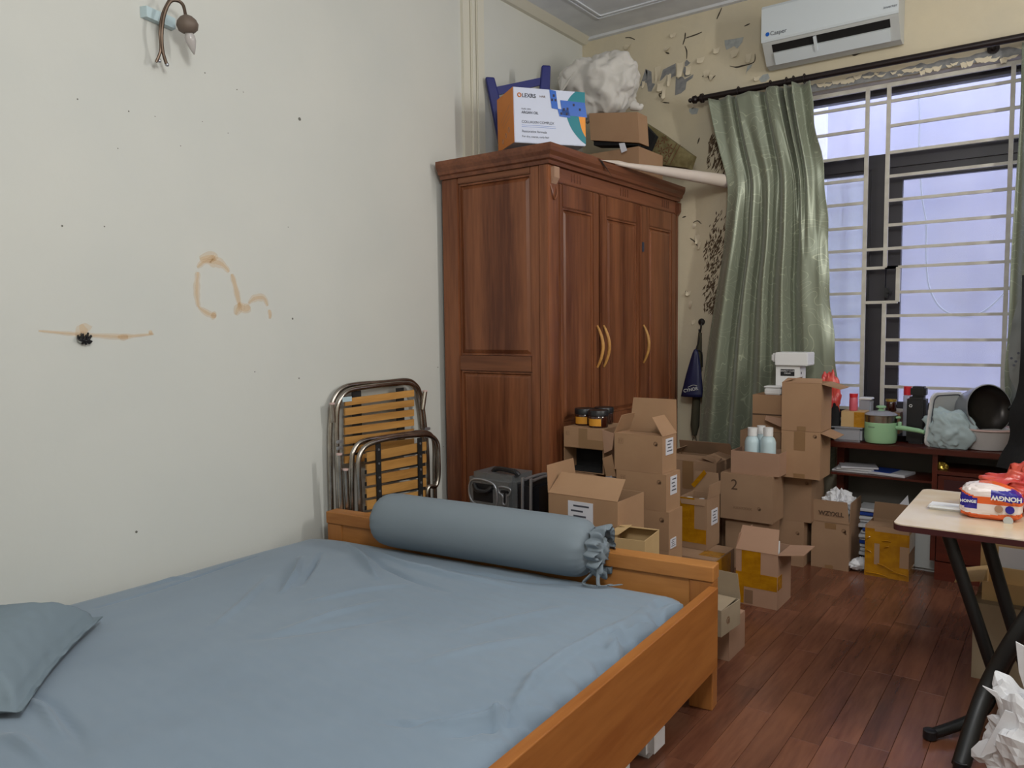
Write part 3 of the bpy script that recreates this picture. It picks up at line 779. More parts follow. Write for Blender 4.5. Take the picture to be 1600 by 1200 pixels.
# loose flap hanging right of it
o = MB().hexa([(-1.943, 3.455, .866), (-1.872, 3.45, .855), (-1.872, 3.455, .855), (-1.943, 3.46, .866), (-1.935, 3.46, .745), (-1.885, 3.452, .77), (-1.885, 3.457, .77), (-1.935, 3.465, .745)])
fixn(tag(o.build('cardboard_sheet', M['card3']), 'bent sheet of cardboard wedged between the jar box and the central tower', 'cardboard'))
o = MB().hexa([(-1.94, 3.45, .72), (-1.885, 3.45, .745), (-1.885, 3.454, .745), (-1.94, 3.454, .72), (-1.93, 3.47, .625), (-1.872, 3.47, .63), (-1.872, 3.474, .63), (-1.93, 3.474, .625)])
vs, fs = blob((-1.908, 3.48, .585), (.038, .03, .045), 28, .3, 4, .1, 3)
tag(obj('crumpled_film', vs, fs, M['clearp'], None, True), 'crumpled clear plastic wrap stuffed beside the central tower', 'plastic wrap')
fixn(tag(o.build('cardboard_sheet', M['card']), 'narrow torn strip of cardboard with ragged edge, left of the tower', 'cardboard'))
# two amber jars
def jar(cx, cy, z, label):
    t = thing('amber_jar', label, 'jar', (cx, cy, z), 'amber jars with black lids')
    MB().lathe([(.045, 0), (.051, .004), (.052, .053), (.049, .060)], (cx, cy, z), 28).build('glass', M['jarg'], t, smooth=True)
    MB().lathe([(.051, .060), (.054, .062), (.054, .085), (.051, .090), (.0, .090)], (cx, cy, z), 28, caps=False).build('lid', M['black'], t, smooth=True)
    vs = []; fs = []
    for i in range(9):
        a = math.radians(-125+i*10); vs += [(cx+.0527*math.cos(a), cy+.0527*math.sin(a), z+.010), (cx+.0527*math.cos(a), cy+.0527*math.sin(a), z+.047)]
        if i: fs.append((2*i-2, 2*i, 2*i+1, 2*i-1))
    obj('label', vs, fs, M['jarlabel'], t)
zj = .8690
jar(-2.118, 3.575, zj, 'left amber jar with black lid and yellow label on the cardboard pile')
jar(-2.008, 3.530, zj, 'right amber jar with black lid and wide yellow label on the cardboard pile')
jar(-2.055, 3.672, zj-.0, 'amber jar with black lid behind the two others on the cardboard pile')
MB().box((-2.15, 3.56, zb1+.005), (-1.95, 3.66, zj-.002))
carton('plain cardboard box pushed behind the jar box against the wardrobe', -2.16, 3.605, 0, .24, .13, zj-.004)
# big open box in front, left
xC, zC, wC, hC = cpx(3.02, 857, 965, 783, 850, z0=.30)
carton('large closed cardboard box under the open one behind the bolster', xC, 3.02, 0, wC, .26, .295)
put('C', 'large open cardboard box with a raised left flap behind the bolster, white label on front', 3.02, 857, 965, 785, 850, .26, z0=.30, flaps={'left': (96, .13), 'front': (40, .13)}, m='card', labels=[('front', .30, .55, .66, .93)])
# cream box at its right
carton('cream cardboard box with a patterned side, partly hidden behind the footboard', -1.60, 2.86, 0, .18, .20, .50, rot=8, m='cardp', flaps={'back': (12, .05), 'left': (10, .06)}, marks=[('front', .3, .8, .03), ('right', .3, .75, .03)], tapes=[('right', .05, .6, .9, .66, 'ink', .1)])
# yellow-taped stack right of the tower
carton('low cardboard box wrapped in yellow tape under the taped open box', -1.66, 3.66, 0, .24, .28, .215, m='card2', tapes=[('top', .55, .2, 1, .55, 'tapey'), ('right', .0, .1, .8, .98, 'tapey')])
rE = put('E1', 'open cardboard box with a yellow tape strip and white bottles inside', 3.80, 1062, 1104.5, 781, 857, .18, z0=.2195, m='card2', flaps={'right': (95, .075), 'back': (92, .11), 'front': (262, .035)}, tapes=[('front', .0, .12, .98, .40, 'tapey'), ('front', .0, .4, .55, 1.0, 'tapey')], labels=[('right', .35, .45, .8, .75)])
# bottles in E1
eX, eY, eZ, eW, eD, eH = cart['E1']
def bottle(cx, cy, z, r_, h_, label, m='white', capm='white', group='white plastic bottles in the boxes', cr=.5):
    t = thing('plastic_bottle', label, 'bottle', (cx, cy, z), group)
    MB().lathe([(r_*.9, 0), (r_, .01), (r_, h_*.68), (r_*.85, h_*.76), (r_*cr, h_*.82)], (cx, cy, z), 20).build('body', M[m], t, smooth=True)
    MB().lathe([(r_*cr*1.15, h_*.82), (r_*cr*1.15, h_), (r_*cr*.9, h_)], (cx, cy, z), 20).build('cap', M[capm], t, smooth=True)
    return t
bottle(eX+.035, eY+.05, eZ+.005, .028, eH-.015, 'white bottle with wide cap at the left of the yellow-taped open box')
bottle(eX+.11, eY+.05, eZ+.005, .028, eH-.03, 'white bottle at the right of the yellow-taped open box')
bottle(eX+.075, eY+.12, eZ+.005, .025, eH-.03, 'white bottle at the back of the yellow-taped open box')
MB().hexa([at(u, v, y=3.972) for u, v in ((1085, 762), (1104, 740), (1100, 734), (1080, 757))]+[at(u, v, y=3.972)+Vector((0, .0012, 0)) for u, v in ((1085, 762), (1104, 740), (1100, 734), (1080, 757))]).build('tape', M['tapey'], rE)
# front right open box with yellow tape
put('F', 'open cardboard box with yellow tape band, foremost on the floor right of the bed', 3.74, 1150, 1215.5, 868, 951, .22, z0=0, m='card3', rot=0, flaps={'front': (62, .125), 'right': (172, .12), 'left': (80, .08)}, tapes=[('front', .14, .55, .6, 1, 'tapey'), ('front', .0, .33, .99, .6, 'tapey'), ('front', .0, .02, .2, .4, 'tapey'), ('right', .0, .35, .3, .6, 'tapey'), ('front', .22, .03, .42, .28, 'printf')])
fX, fY, fZ, fW, fD, fH = cart['F']
bottle(fX+.16, fY+.12, .005, .03, fH+.03, 'white bottle standing in the foremost open box', cr=.6)
# small boxes beside the footboard post
carton('small cardboard box on the floor right of the bed post, bottom of the pair', -1.34, 3.05, 0, .222, .19, .157, m='card3')
carton('cardboard box with a raised back flap, upper of the pair right of the bed post', -1.315, 2.91, .161, .222, .18, .105, rot=-4, m='cardg', flaps={'front': (1, .165), 'back': (88, .105)}, marks=[('right', .35, .5, .03)])
# wide flat box at the back with '2' box on top
put('K', 'wide low cardboard box on the floor under the box marked 2', 4.50, 1126, 1256, 817, 886, .30, z0=0, m='card2', tapes=[('front', .38, .0, .62, 1, 'tapeb')], marks=[('front', .93, .75, .02)], flaps=None)
kX, kY, kZ, kW, kD, kH = cart['K']
zk = kH+.0035
put('J', 'large cardboard box with a handwritten number 2 on its front', 4.25+.0, 1126, 1207.5, 747, 820, .20, z0=.29, m='card2', texts=[('front', .20, .66, '2', .085, 'print'), ('front', .25, .24, 'XXXXXXX', .022, 'printf')], marks=[('front', .75, .3, .02)])
jX, jY, jZ, jW, jD, jH = cart['J']
carton('cardboard box hidden under the front of the box marked 2', jX+.02, 4.28, 0, jW-.05, .2, .286, m='card2')
put('L', 'cardboard box to the right of the box marked 2, under the two-box column', 4.50, 1220, 1268, 745, 812, .28, z0=zk, m='card2', marks=[('front', .85, .85, .02)])
lX, lY, lZ, lW, lD, lH = cart['L']
zl = lZ+lH+.0035
x_, z_, w_, h_ = cpx(4.40, 1221, 1282, 677, 745, z0=zl)
carton('cardboard box with a corner flap sticking out right, under the column top box', x_, 4.40, zl, w_, .22, h_, m='card', tapes=[('front', .33, .6, .62, 1, 'tapeb'), ('front', .33, 0, .62, .1, 'tapeb')], marks=[('front', .86, .92, .02)], flaps={'right': (200, .08), 'front': (1, .1), 'back': (1, .1)})
zm = zl+h_+.0045
x_, z_, w_, h_ = cpx(4.40, 1222, 1284, 600, 673, z0=zm)
carton('open cardboard box on top of the column in front of the curtain', x_, 4.40, zm, w_, .22, h_, m='card', flaps={'right': (195, .10), 'left': (20, .06), 'front': (18, .07)}, tapes=[('front', .4, 0, .62, .1, 'tapeb')])
mTop = zm+h_
# tray box with bottles on J
x_, z_, w_, h_ = cpx(4.27, 1142, 1218, 710, 738, z0=jZ+jH+.0035)
carton('shallow open cardboard box holding three pale blue bottles', x_, 4.27, z_, w_, .18, h_, m='card3', flaps={})
for (u, dy, lb) in ((1175.5, .05, 'left pale blue bottle in the shallow box'), (1200, .05, 'right pale blue bottle in the shallow box'), (1189, .12, 'pale blue bottle behind the other two in the shallow box')):
    p = at(u, 700, y=4.27+dy); hh = at(u, 668 if dy < .1 else 665, y=4.27+dy).z
    bottle(p.x, p.y, z_+.005, .043 if dy < .1 else .038, hh-z_-.005, lb, 'bottle', 'white', 'pale blue bottles', .55)
# stack behind left of M
carton('cardboard box behind the pale blue bottles, bottom of the stack by the curtain', -1.60, 4.52, zk, .24, .22, .50, m='card2')
x_, z_, w_, h_ = cpx(4.52, 1176, 1222, 619, 670, z0=zk+.5045)
carton('cardboard box with torn tape behind the column by the curtain', x_, 4.52, z_, .26, .2, h_-.0, m='card', tapes=[('front', .0, .45, 1, .49, 'print')], flaps=None)
ow = z_+h_+.0035
MB_o = tag(MB().hexa([at(1197,649,y=4.5), at(1222,654,y=4.5), at(1222,654,y=4.505), at(1197,649,y=4.505), at(1195,656,y=4.47), at(1222,668,y=4.47), at(1222,668,y=4.475), at(1195,656,y=4.475)]).build('cardboard_sheet', M['card3']), 'loose cardboard flap sticking out above the pale blue bottles', 'cardboard')
p = at(1194, 620, y=4.54); q = at(1220, 607, y=4.54)
t = thing('plastic_tray', 'small white plastic box on the cardboard beside the column', 'container', ((p.x+q.x)/2, 4.58, ow))
MB().bbox((p.x, 4.54, ow), (q.x, 4.62, ow+.04), .006).build('body', M['white'], t, smooth=True); MB().bbox((p.x-.003, 4.537, ow+.041), (q.x+.003, 4.623, ow+.05), .003).build('lid', M['white'], t, smooth=True)
# white carton with a black label standing behind the top box
p = at(1212, 600, y=4.64); q = at(1250, 572, y=4.64)
r_ = carton('white box with a black label standing behind the top cardboard box', p.x, 4.64, ow, q.x-p.x, .12, q.z-ow, m='white', tapes=[], flaps={}, name='white_box', group=None)
d_ = q.x-p.x
hh = q.z-ow
MB().box((p.x+.2*d_, 4.6385, ow+hh*.64), (p.x+.78*d_, 4.6398, ow+hh*.88)).build('black_label', M['black'], r_)
text('PERFECT CURL', M['white'], (p.x+.49*d_, 4.638, ow+hh*.79), (1, 0, 0), (0, 0, 1), .014, parent=r_, center=True); text('CREAM', M['white'], (p.x+.49*d_, 4.638, ow+hh*.71), (1, 0, 0), (0, 0, 1), .012, parent=r_, center=True)
for k in range(5): MB().box((q.x+.0002, 4.66+.0, q.z-.05-k*.03), (q.x+.001, 4.675+.01*(k % 2), q.z-.035-k*.03)).build('printed_mark', M['ink'], r_)
a = at(1208, 566, y=4.62); b = at(1262, 550, y=4.62)
t = thing('lid_tray', 'white tray-shaped box lid resting tilted on the white box', 'lid', ((a.x+b.x)/2, 4.7, q.z))
MB().bbox((a.x+.01, 4.62, q.z+.002), (b.x, 4.77, b.z-.004), .004).build('tray', M['white'], t, smooth=True)
MB().bbox((a.x-.015, 4.63, b.z-.06), (a.x+.012, 4.70, b.z-.01), .008).build('tab', M['white'], t, smooth=True)

# big closed/open box at the far left back
carton('wide open cardboard box in front of the curtain foot, behind the yellow-taped box', -2.06, 4.40, 0, .36, .30, .57, m='card2', flaps={'front': (8, .12), 'back': (60, .1), 'left': (40, .08), 'right': (15, .1)}, tapes=[('front', .4, .7, .6, 1, 'tapeb')])
# printed box by the desk
rootP = put('P', 'tall open cardboard box with printed letters on its raised front flap', 4.56, 1268, 1327, 820, 888, .28, z0=0, m='card2', flaps={'front': (91, .125), 'right': (91, .12), 'left': (85, .10)}, marks=[('front', .86, .85, .024), ('front', .9, .8, .012)], tapes=[('front', .36, .86, .66, .98, 'tapeb'), ('front', .38, 0, .6, .08, 'tapeb')])
pX, pY, pZ, pW, pD, pH = cart['P']
text('WZYXLL', M['print'], (pX+.04, pY-.006, pH+.04), (1, 0, 0), (0, 0, 1), .034, 'lettering', rootP, lift=.002, bold=.0012)
vs, fs = blob((pX+.11, pY+.16, pH+.06), (.085, .10, .10), 40, .45, 3.5, .15, 9, flat=.2)
tag(obj('crumpled_paper', vs, fs, M['whitep'], None, False), 'crumpled grey packing paper in the tall printed box', 'paper')
# yellow wrapped cube
qr = put('Q', 'cardboard cube almost entirely wrapped in shiny yellow tape', 4.56, 1352, 1421, 829, 905, .20, z0=0, m='card2', tapes=[('front', .0, .03, .22, .95, 'tapey'), ('front', .34, .0, .8, .9, 'tapey'), ('front', .0, .66, 1, .9, 'tapey'), ('front', .0, .0, 1, .24, 'tapey'), ('right', 0, .55, .9, .9, 'tapey'), ('right', 0, 0, .9, .2, 'tapey')], flaps={'back': (78, .10), 'front': (3, .09)})
# wrinkles of tape on the cube
qX, qY, qZ, qW, qD, qH = cart['Q']
wr = MB()
for (u0, v0, u1, v1) in ((.05, .06, .55, .03), (.5, .2, .8, .1), (.6, .13, .98, .1), (.4, .72, .6, .73), (.02, .5, .15, .47), (.45, .6, .55, .62), (.02, .7, .12, .78), (.3, .26, .6, .18)):
    wr.tube(curve_pts([(qX+u0*qW, qY-.004, qH*v0), (qX+(u0+u1)/2*qW, qY-.007, qH*((v0+v1)/2+.02)), (qX+u1*qW, qY-.004, qH*v1)], 4), .0035, 6)
tag(wr.build('tape_wrinkles', M['tapey'], qr, smooth=True), kind='stuff')
MB().box((qX+.01, qY+qD-.006, qH+.03), (qX+qW-.02, qY+qD-.003, qH+.09)).build('tape', M['tapey'], qr)
# white rolled bag between
vs, fs = blob((0, 0, 0), (.075, .035, .035), 36, .25, 4, .1, 4)
Rm2 = Matrix.Translation((-.935, 4.62, .04)) @ Matrix.Rotation(math.radians(50), 4, 'Z')
tag(obj('plastic_roll', [Rm2 @ v for v in vs], fs, M['whitep'], None, True), 'crumpled white plastic roll on the floor left of the yellow-taped cube', 'plastic bag')
# papers and white container behind
t = thing('paper_stack', 'untidy stack of white papers behind the yellow-taped cube under the desk', 'papers', (-.86, 4.88, 0))
for k in range(14):
    z = .02+k*.022; a = random.uniform(-.04, .04)
    Mx = Matrix.Translation((-.87+random.uniform(-.02, .02), 4.90, z)) @ Matrix.Rotation(a*5, 4, 'Z') @ Matrix.Rotation(a, 4, 'X')
    MB().bbox((-.12, -.09, -.009), (.12, .09, .009), .003, Mx).build('paper_bundle', M['whitep'] if k % 4 else M['bluebook'], t)
MB().prism([(-.80, 4.80, .33), (-.72, 4.80, .33), (-.735, 4.82, .42)], (0, .003, 0)).build('folded_corner', M['label'], t)
t = thing('food_container', 'white plastic container with a dark lid window behind the yellow-taped cube', 'container', (-.63, 4.88, 0))
MB().bbox((-.71, 4.80, .0), (-.55, 4.96, .33), .02).build('body', M['acg'], t, smooth=True); MB().bbox((-.705, 4.802, .331), (-.555, 4.958, .345), .008).build('lid', M['white'], t, smooth=True); MB().bbox((-.69, 4.83, .3455), (-.58, 4.93, .348), .001).build('window', M['slot'], t)

# boxes behind the folding table on the right
carton('tall brown cardboard box at the bottom of the stack behind the folding table', -.285, 3.45, 0, .42, .30, .30, m='cardg')
carton('pale cardboard box with an open left flap behind the folding table legs', -.262, 3.50, .304, .36, .24, .075, m='cardp', flaps={'left': (195, .10), 'right': (150, .08)})
carton('open grey cardboard box behind the folding table, top of that stack', -.29, 3.76, 0, .32, .22, .50, m='cardp', flaps={'front': (20, .05), 'left': (90, .05), 'back': (92, .06)}, tapes=[('front', .2, .72, .85, .92, 'label')])

# ================================================================ DESK
DY = 4.66; zd = .718
dk = thing('desk', 'dark red-brown wooden desk along the wall under the window', 'desk', (-.3, 4.75, 0))
MB().bbox((-1.14, DY, zd-.032), (.72, D-.005, zd), .004).build('desk_top', M['desk'], dk)
MB().box((-1.13, 4.87, 0), (-1.09, D-.03, zd-.033)).build('side_panel', M['desk'], dk)
MB().box((.66, DY+.03, 0), (.70, D-.03, zd-.033)).build('side_panel', M['desk'], dk)
MB().box((-1.09, D-.05, .05), (.66, D-.03, zd-.033)).build('back_panel', M['greyp'], dk)
zsh = at(1380, 745, y=DY+.06).z
MB().box((-1.13, DY+.06, zsh-.012), (-.60, D-.05, zsh)).build('shelf', M['desk'], dk)
MB().box((-.60, DY+.03, .10), (-.575, D-.05, zd-.033)).build('divider', M['desk'], dk)
zr = at(1440, 733, y=DY+.02).z
MB().box((-.575, DY+.02, zr-.02), (.66, DY+.04, zr)).build('front_rail', M['desk'], dk)
MB().box((-.575, DY+.02, .0), (.66, DY+.045, .10)).build('plinth', M['desk'], dk)
for (a, b) in ((-.57, -.17), (-.165, .245), (.25, .655)):
    dd = MB().bbox((a, DY+.015, .42), (b, DY+.04, zr-.025), .004).build('drawer', M['desk'], dk)
    MB().bbox((a+.03, DY+.008, .44), (b-.03, DY+.015, zr-.045), .003).build('drawer_panel', M['maroon'], dd)
    for e in (-.03, .03): MB().lathe([(.006, 0), (.006, .004)], ((a+b)/2+e, DY+.008, .52), 10, (0, -1, 0)).build('screw', M['satin'], dd)
    MB().bbox((a, DY+.018, .105), (b, DY+.04, .415), .004).build('cupboard_door', M['desk'], dk)
# things on the shelf
for k, (u, dz, m_, lb) in enumerate([(1322, 0, 'whitep', 'white exercise book at the bottom on the desk shelf'), (1326, .012, 'whitep', 'white papers with dark edge lying second on the desk shelf'), (1330, .024, 'label', 'white sheaf on top of the left pile on the desk shelf')]):
    p = at(u, 738, y=DY+.14)
    Mx = Matrix.Translation((p.x+.03, DY+.18, zsh+.006+dz)) @ Matrix.Rotation(.15*k, 4, 'Z')
    tag(MB().bbox((-.10, -.08, -.005), (.10, .08, .005), .002, Mx).build('notebook', M[m_]), lb, 'book', 'books on the desk shelf')
p = at(1392, 735, y=DY+.14)
Mx = Matrix.Translation((p.x, DY+.17, zsh+.010)) @ Matrix.Rotation(-.2, 4, 'Z')
t = thing('thick_book', 'blue and white book lying on the desk shelf', 'book', (p.x, DY+.17, zsh), 'books on the desk shelf')
MB().bbox((-.10, -.08, -.009), (.10, .08, .006), .002, Mx).build('pages', M['label'], t); MB().bbox((-.10, -.075, .0062), (.02, .08, .009), .001, Mx).build('cover', M['bluebook'], t)
p = at(1471, 722, y=DY+.10)
vs, fs = blob((p.x, DY+.10, zr+.0), (.035, .03, .035), 24, .35, 4, .2, 2, flat=zr-.0)
tag(obj('foil_packet', vs, fs, M['gold'], None, False), 'crumpled gold foil packet tucked under the desk top', 'packet')
MB().box((-.575, DY+.045, zr-.022), (.66, D-.05, zr-.002)).build('inner_shelf', M['desk'], dk)

# ---- things on the desk
pt = at(1376, 691, y=4.68); cx, cy = at(1376, 670, y=4.755).x, 4.755
t = thing('cooking_pot', 'mint green electric cooking pot with steel steamer and glass lid', 'pot', (cx, cy, zd))
R_ = .086
MB().lathe([(R_*.80, 0), (R_*.93, .006), (R_, .03), (R_, .118), (R_*.98, .120)], (cx, cy, zd), 40).build('pot_body', M['mint'], t, smooth=True)
MB().lathe([(R_*.97, .120), (R_*.97, .155), (R_*1.03, .157), (R_*1.03, .161)], (cx, cy, zd), 40).build('steamer_ring', M['steel'], t, smooth=True)
MB().lathe([(R_*1.0, .162), (R_*.9, .170), (R_*.5, .182), (R_*.2, .185), (0, .185)], (cx, cy, zd), 40, caps=False).build('glass_lid', M['clearp'], t, smooth=True)
MB().lathe([(.020, .184), (.012, .19), (.012, .197), (.026, .200), (.027, .208), (.018, .212), (0, .212)], (cx, cy, zd), 24, caps=False).build('lid_knob', M['mint'], t, smooth=True)
hd = Vector((.80, -.20, 0)).normalized()
for sgn in (-1, 1): MB().tube([Vector((cx, cy, zd+.15))+hd*sgn*R_, Vector((cx, cy, zd+.153))+hd*sgn*(R_+.022)], [.007, .006], 8).build('ear_handle', M['mint'], t, smooth=True)
MB().tube([Vector((cx, cy, zd+.092))+hd*(R_+.002), Vector((cx, cy, zd+.096))+hd*(R_+.02), Vector((cx, cy, zd+.088))+hd*(R_+.12), Vector((cx, cy, zd+.082))+hd*(R_+.15)], [.012, .014, .013, .011], 12).tube([Vector((cx, cy, zd+.10))+hd*(R_+.018), Vector((cx, cy, zd+.128))+hd*(R_+.02)], .010, 10).build('handle', M['mint'], t, smooth=True)
text('Gaoer', M['ink'], Vector((cx-.05, cy-R_-.003+.012, zd+.092)), (.94, -.28, 0), (0, 0, 1), .015, 'lettering', t)
p = at(1300, 664, y=4.69); q = at(1346, 688, y=4.69)
t = thing('clear_tub', 'translucent plastic tub left of the mint pot', 'container', ((p.x+q.x)/2, 4.74, zd)); tx0, tx1 = p.x, q.x
MB().bbox((p.x, 4.69, zd), (q.x, 4.84, zd+.078), .012).build('tub', M['clearp'], t, smooth=True); MB().bbox((p.x-.004, 4.686, zd+.079), (q.x+.004, 4.844, zd+.085), .002).build('rim', M['clearp'], t, smooth=True)
p = at(1312, 664, y=4.68); q = at(1348, 638, y=4.68)
carton('small cardboard box with yellow tape on the clear tub', tx0+.045, 4.71, zd+.0855, .125, .12, .086, m='cardp', tapes=[('front', .55, 0, 1, 1, 'tapey')], group=None)
zt_ = zd+.0855+.086+.0035
def rj(u, y, z, r_, h_, capm, bodym, label, caph=.02, name='spice_jar', cat='jar'):
    p = at(u, 640, y=y); t = thing(name, label, cat, (p.x, y, z))
    MB().lathe([(r_*.9, 0), (r_, .005), (r_, h_-caph-.008), (r_*.85, h_-caph)], (p.x, y, z), 22).build('body', M[bodym], t, smooth=True)
    MB().lathe([(r_*.98, h_-caph), (r_*.98, h_)], (p.x, y, z), 22).build('cap', M[capm], t, smooth=True)
    return t
rj(1333.5, 4.76, zt_, .023, .098, 'redcap', 'pinkjar', 'jar of pink powder with a red cap on the small taped box', .02)
p = at(1342, 640, y=4.86); q = at(1361, 622, y=4.86)
t = thing('clear_box', 'small white lidded plastic box between the red-capped jar and the pot', 'container', ((p.x+q.x)/2, 4.9, zd))
MB().bbox((p.x, 4.86, zd), (q.x, 4.94, q.z-.012), .008).build('body', M['clearp'], t, smooth=True); MB().bbox((p.x-.003, 4.857, q.z-.012), (q.x+.003, 4.943, q.z), .004).build('lid', M['white'], t, smooth=True)
# dark pan behind the pot carrying the yellow-lidded jar
t = thing('frying_pan', 'black frying pan lying behind the mint pot', 'pan', (-.80, 4.90, zd))
MB().lathe([(.075, 0), (.095, .035), (.097, .036), (.08, .006), (0, .005)], (-.80, 4.93, zd), 32, caps=False).build('pan', M['blackm'], t, smooth=True)
carton('dark box standing behind the mint pot under the yellow-lidded jar', -.89, 4.90, zd+.037, .09, .09, .12, m='tapeb', group=None)
rj(1392, 4.945, zd+.161, .030, .072, 'gold', 'jarg', 'glass spice jar with a yellow lid behind the mint pot', .012)
rj(1417.5, 4.96, zd, .022, .31, 'redcap', 'clearp', 'tall clear bottle with a red and orange cap behind the black canister', .05, 'sauce_bottle', 'bottle')
# black canister
p = at(1415, 690, y=4.80); q = at(1447, 605, y=4.80); cx = (p.x+q.x)/2; ww = (q.x-p.x)/2
t = thing('black_canister', 'tall black canister with a small white emblem beside the pot', 'canister', (cx, 4.78, zd))
MB().bbox((cx-ww, 4.80, zd), (cx+ww, 4.90, zd+.262), .012).build('body', M['black'], t, smooth=True); MB().bbox((cx-ww+.015, 4.81, zd+.263), (cx+ww-.002, 4.89, q.z), .01).build('lid', M['blackm'], t, smooth=True)
e_ = at(1423, 634, y=4.799); mb = MB()
for k in range(3):
    a = PI/2+k*2*PI/3; c_ = Vector((e_.x, 4.7985, e_.z))
    mb.tube([c_+Vector((math.cos(a-.8)*.0085, -.0005, math.sin(a-.8)*.0085)), c_+Vector((math.cos(a+.8)*.0085, -.0005, math.sin(a+.8)*.0085))], .0022, 6)
mb.build('emblem', M['white'], t)
# white tray leaning
A_ = at(1441, 686, y=4.60); B_ = at(1476, 628, y=4.84)
t = thing('plastic_tray', 'white rounded plastic tray leaning on edge behind the plastic bag', 'tray', (A_.x+.03, 4.72, zd))
def rrect(w, h, r, n=6):
    out = []
    for (cx_, cy_, a0) in ((w-r, h-r, 0), (r, h-r, PI/2), (r, r, PI), (w-r, r, 3*PI/2)):
        for k in range(n+1): a = a0+PI/2*k/n; out.append((cx_+r*math.cos(a), cy_+r*math.sin(a)))
    return out
O = Vector((at(1443, 686, y=4.70).x, 4.70, zd+.001)); U = Vector((.15, .22, 0)).normalized(); V = Vector((0.10, -.03, 1)).normalized(); N = U.cross(V)
o1 = rrect(.23, .30, .04); o2 = [(a*.9+.012, b*.92+.012) for a, b in o1]
n = len(o1); vs = []
for (pp, off) in ((o1, 0), (o1, .012), (o2, .012), (o2, .002)):
    vs += [O+U*a+V*b+N*off for a, b in pp]
fs = [tuple(range(n))]
for k in range(3):
    for i in range(n): j = (i+1) % n; fs.append((k*n+i, k*n+j, k*n+n+j, k*n+n+i))
fs.append(tuple(3*n+i for i in range(n)))
fixn(obj('tray_body', vs, fs, M['white'], t))
fs2 = [O+U*a+V*b+N*.0135 for a, b in [(a*.84+.019, b*.87+.019) for a, b in o1]]
obj('panel', fs2, [tuple(range(n))], M['acg'], t)
MB().tube([O+U*a+V*b+N*.014 for a, b in [(a*.86+.017, b*.89+.016) for a, b in o1]], .002, 6, closed=True).build('seal', M['ink'], t)
# plastic bag
p = at(1483, 665, y=4.70)
vs, fs = blob((p.x, 4.72, zd+.10), (.118, .055, .112), 72, .30, 2.0, .05, 21, flat=zd+.001)
for k, v in enumerate(vs):
    if v.z > zd+.13: v.x += -(v.z-zd-.13)*.35
tag(obj('plastic_bag', vs, fs, M['bagclear'], None, True), 'pale translucent plastic bag of things in front of the leaning tray', 'plastic bag')
# basin and wok
p = at(1541, 676, y=4.74); cx, cy = at(1541, 676, y=4.81).x, 4.815
t = thing('wash_basin', 'white basin with a pink rim at the right end of the desk', 'basin', (cx, cy, zd))
MB().lathe([(.085, 0), (.10, .004), (.128, .085), (.134, .108)], (cx, cy, zd), 40).build('bowl', M['basin'], t, smooth=True)
MB().lathe([(.134, .106), (.144, .108), (.144, .116), (.130, .116), (.128, .108)], (cx, cy, zd), 40, caps=False).build('rim', M['rimpink'], t, smooth=True)
ax = Vector((.66, -.72, .16)).normalized()
wc = at(1541, 634, y=4.66)
t = thing('wok', 'steel wok tilted on its side on the white basin with dark inside', 'wok', (cx, cy, zd+.117))
prf = [(0, -.16), (.075, -.155), (.105, -.125), (.12, -.065), (.126, 0), (.132, .002), (.126, .004), (.116, -.02), (.09, -.04), (.05, -.05), (0, -.052)]
wc = Vector((cx+.01, cy-.02, zd+.117+.100))
MB().lathe(prf[:7], wc, 44, ax, caps=False).build('bowl', M['satin'], t, smooth=True)
MB().lathe(prf[6:], wc, 44, ax, caps=False).build('inside', M['wokin'], t, smooth=True)
sd = ax.cross(Vector((0, 0, 1))).normalized()
MB().tube(curve_pts([wc+sd*-.11, wc+sd*-.14+Vector((0, 0, .02)), wc+sd*-.15, wc+sd*-.14-Vector((0, 0, .02)), wc+sd*-.11-Vector((0, 0, .005))], 4), .004, 8).build('loop_handle', M['blackm'], t, smooth=True)
# red bag between column and window
vs, fs = blob((at(1296, 625, y=4.76).x, 4.76, .96), (.060, .05, .15), 64, .30, 2.2, .06, 11, flat=zd+.002)
tag(obj('plastic_bag', vs, fs, M['pinkbag'], None, True), 'bright pink-red plastic bag behind the top cardboard box at the curtain edge', 'plastic bag')
vs, fs = blob((at(1303, 672, y=4.73).x, 4.73, zd+.11), (.035, .03, .11), 32, .2, 3, .1, 12, flat=zd+.001)
tag(obj('black_bag', vs, fs, M['blackc'], None, True), 'small black cloth bundle on the desk beside the pink bag', 'bag')

# ================================================================ CURTAINS
RYY = 4.93
rd = thing('curtain_rod', 'dark brown metal curtain rod with turned finial above the window', 'curtain rod', (-.7, RYY, 2.9))
ra = at(1100, 153, y=RYY); rb = at(1600, 57, y=RYY); rb = rb+(rb-ra)*.35
rb.z = ra.z-.003*0 if abs(ra.z-rb.z) < .1 else rb.z
MB().tube([ra, rb], .0195, 16).build('rod', M['rod'], rd, smooth=True)
dirr = (rb-ra).normalized()
MB().lathe([(.02, 0), (.03, .005), (.03, .02), (.018, .03), (.016, .045), (.026, .055), (.024, .075), (.012, .085), (.016, .095), (.010, .105), (0, .108)], ra, 20, -dirr).build('finial', M['rod'], rd, smooth=True)
for k, u in enumerate((1118, 1345+250)):
    b0 = ra+dirr*(.03 if k == 0 else 1.6)
    MB().tube([b0+Vector((0, 0, -.0)), b0+Vector((0, D-RYY-.001, 0))], .012, 10).tube([b0+Vector((0, D-RYY-.012, 0)), b0+Vector((0, D-RYY-.001, 0))], .03, 14).build('bracket', M['rod'], rd, smooth=True)
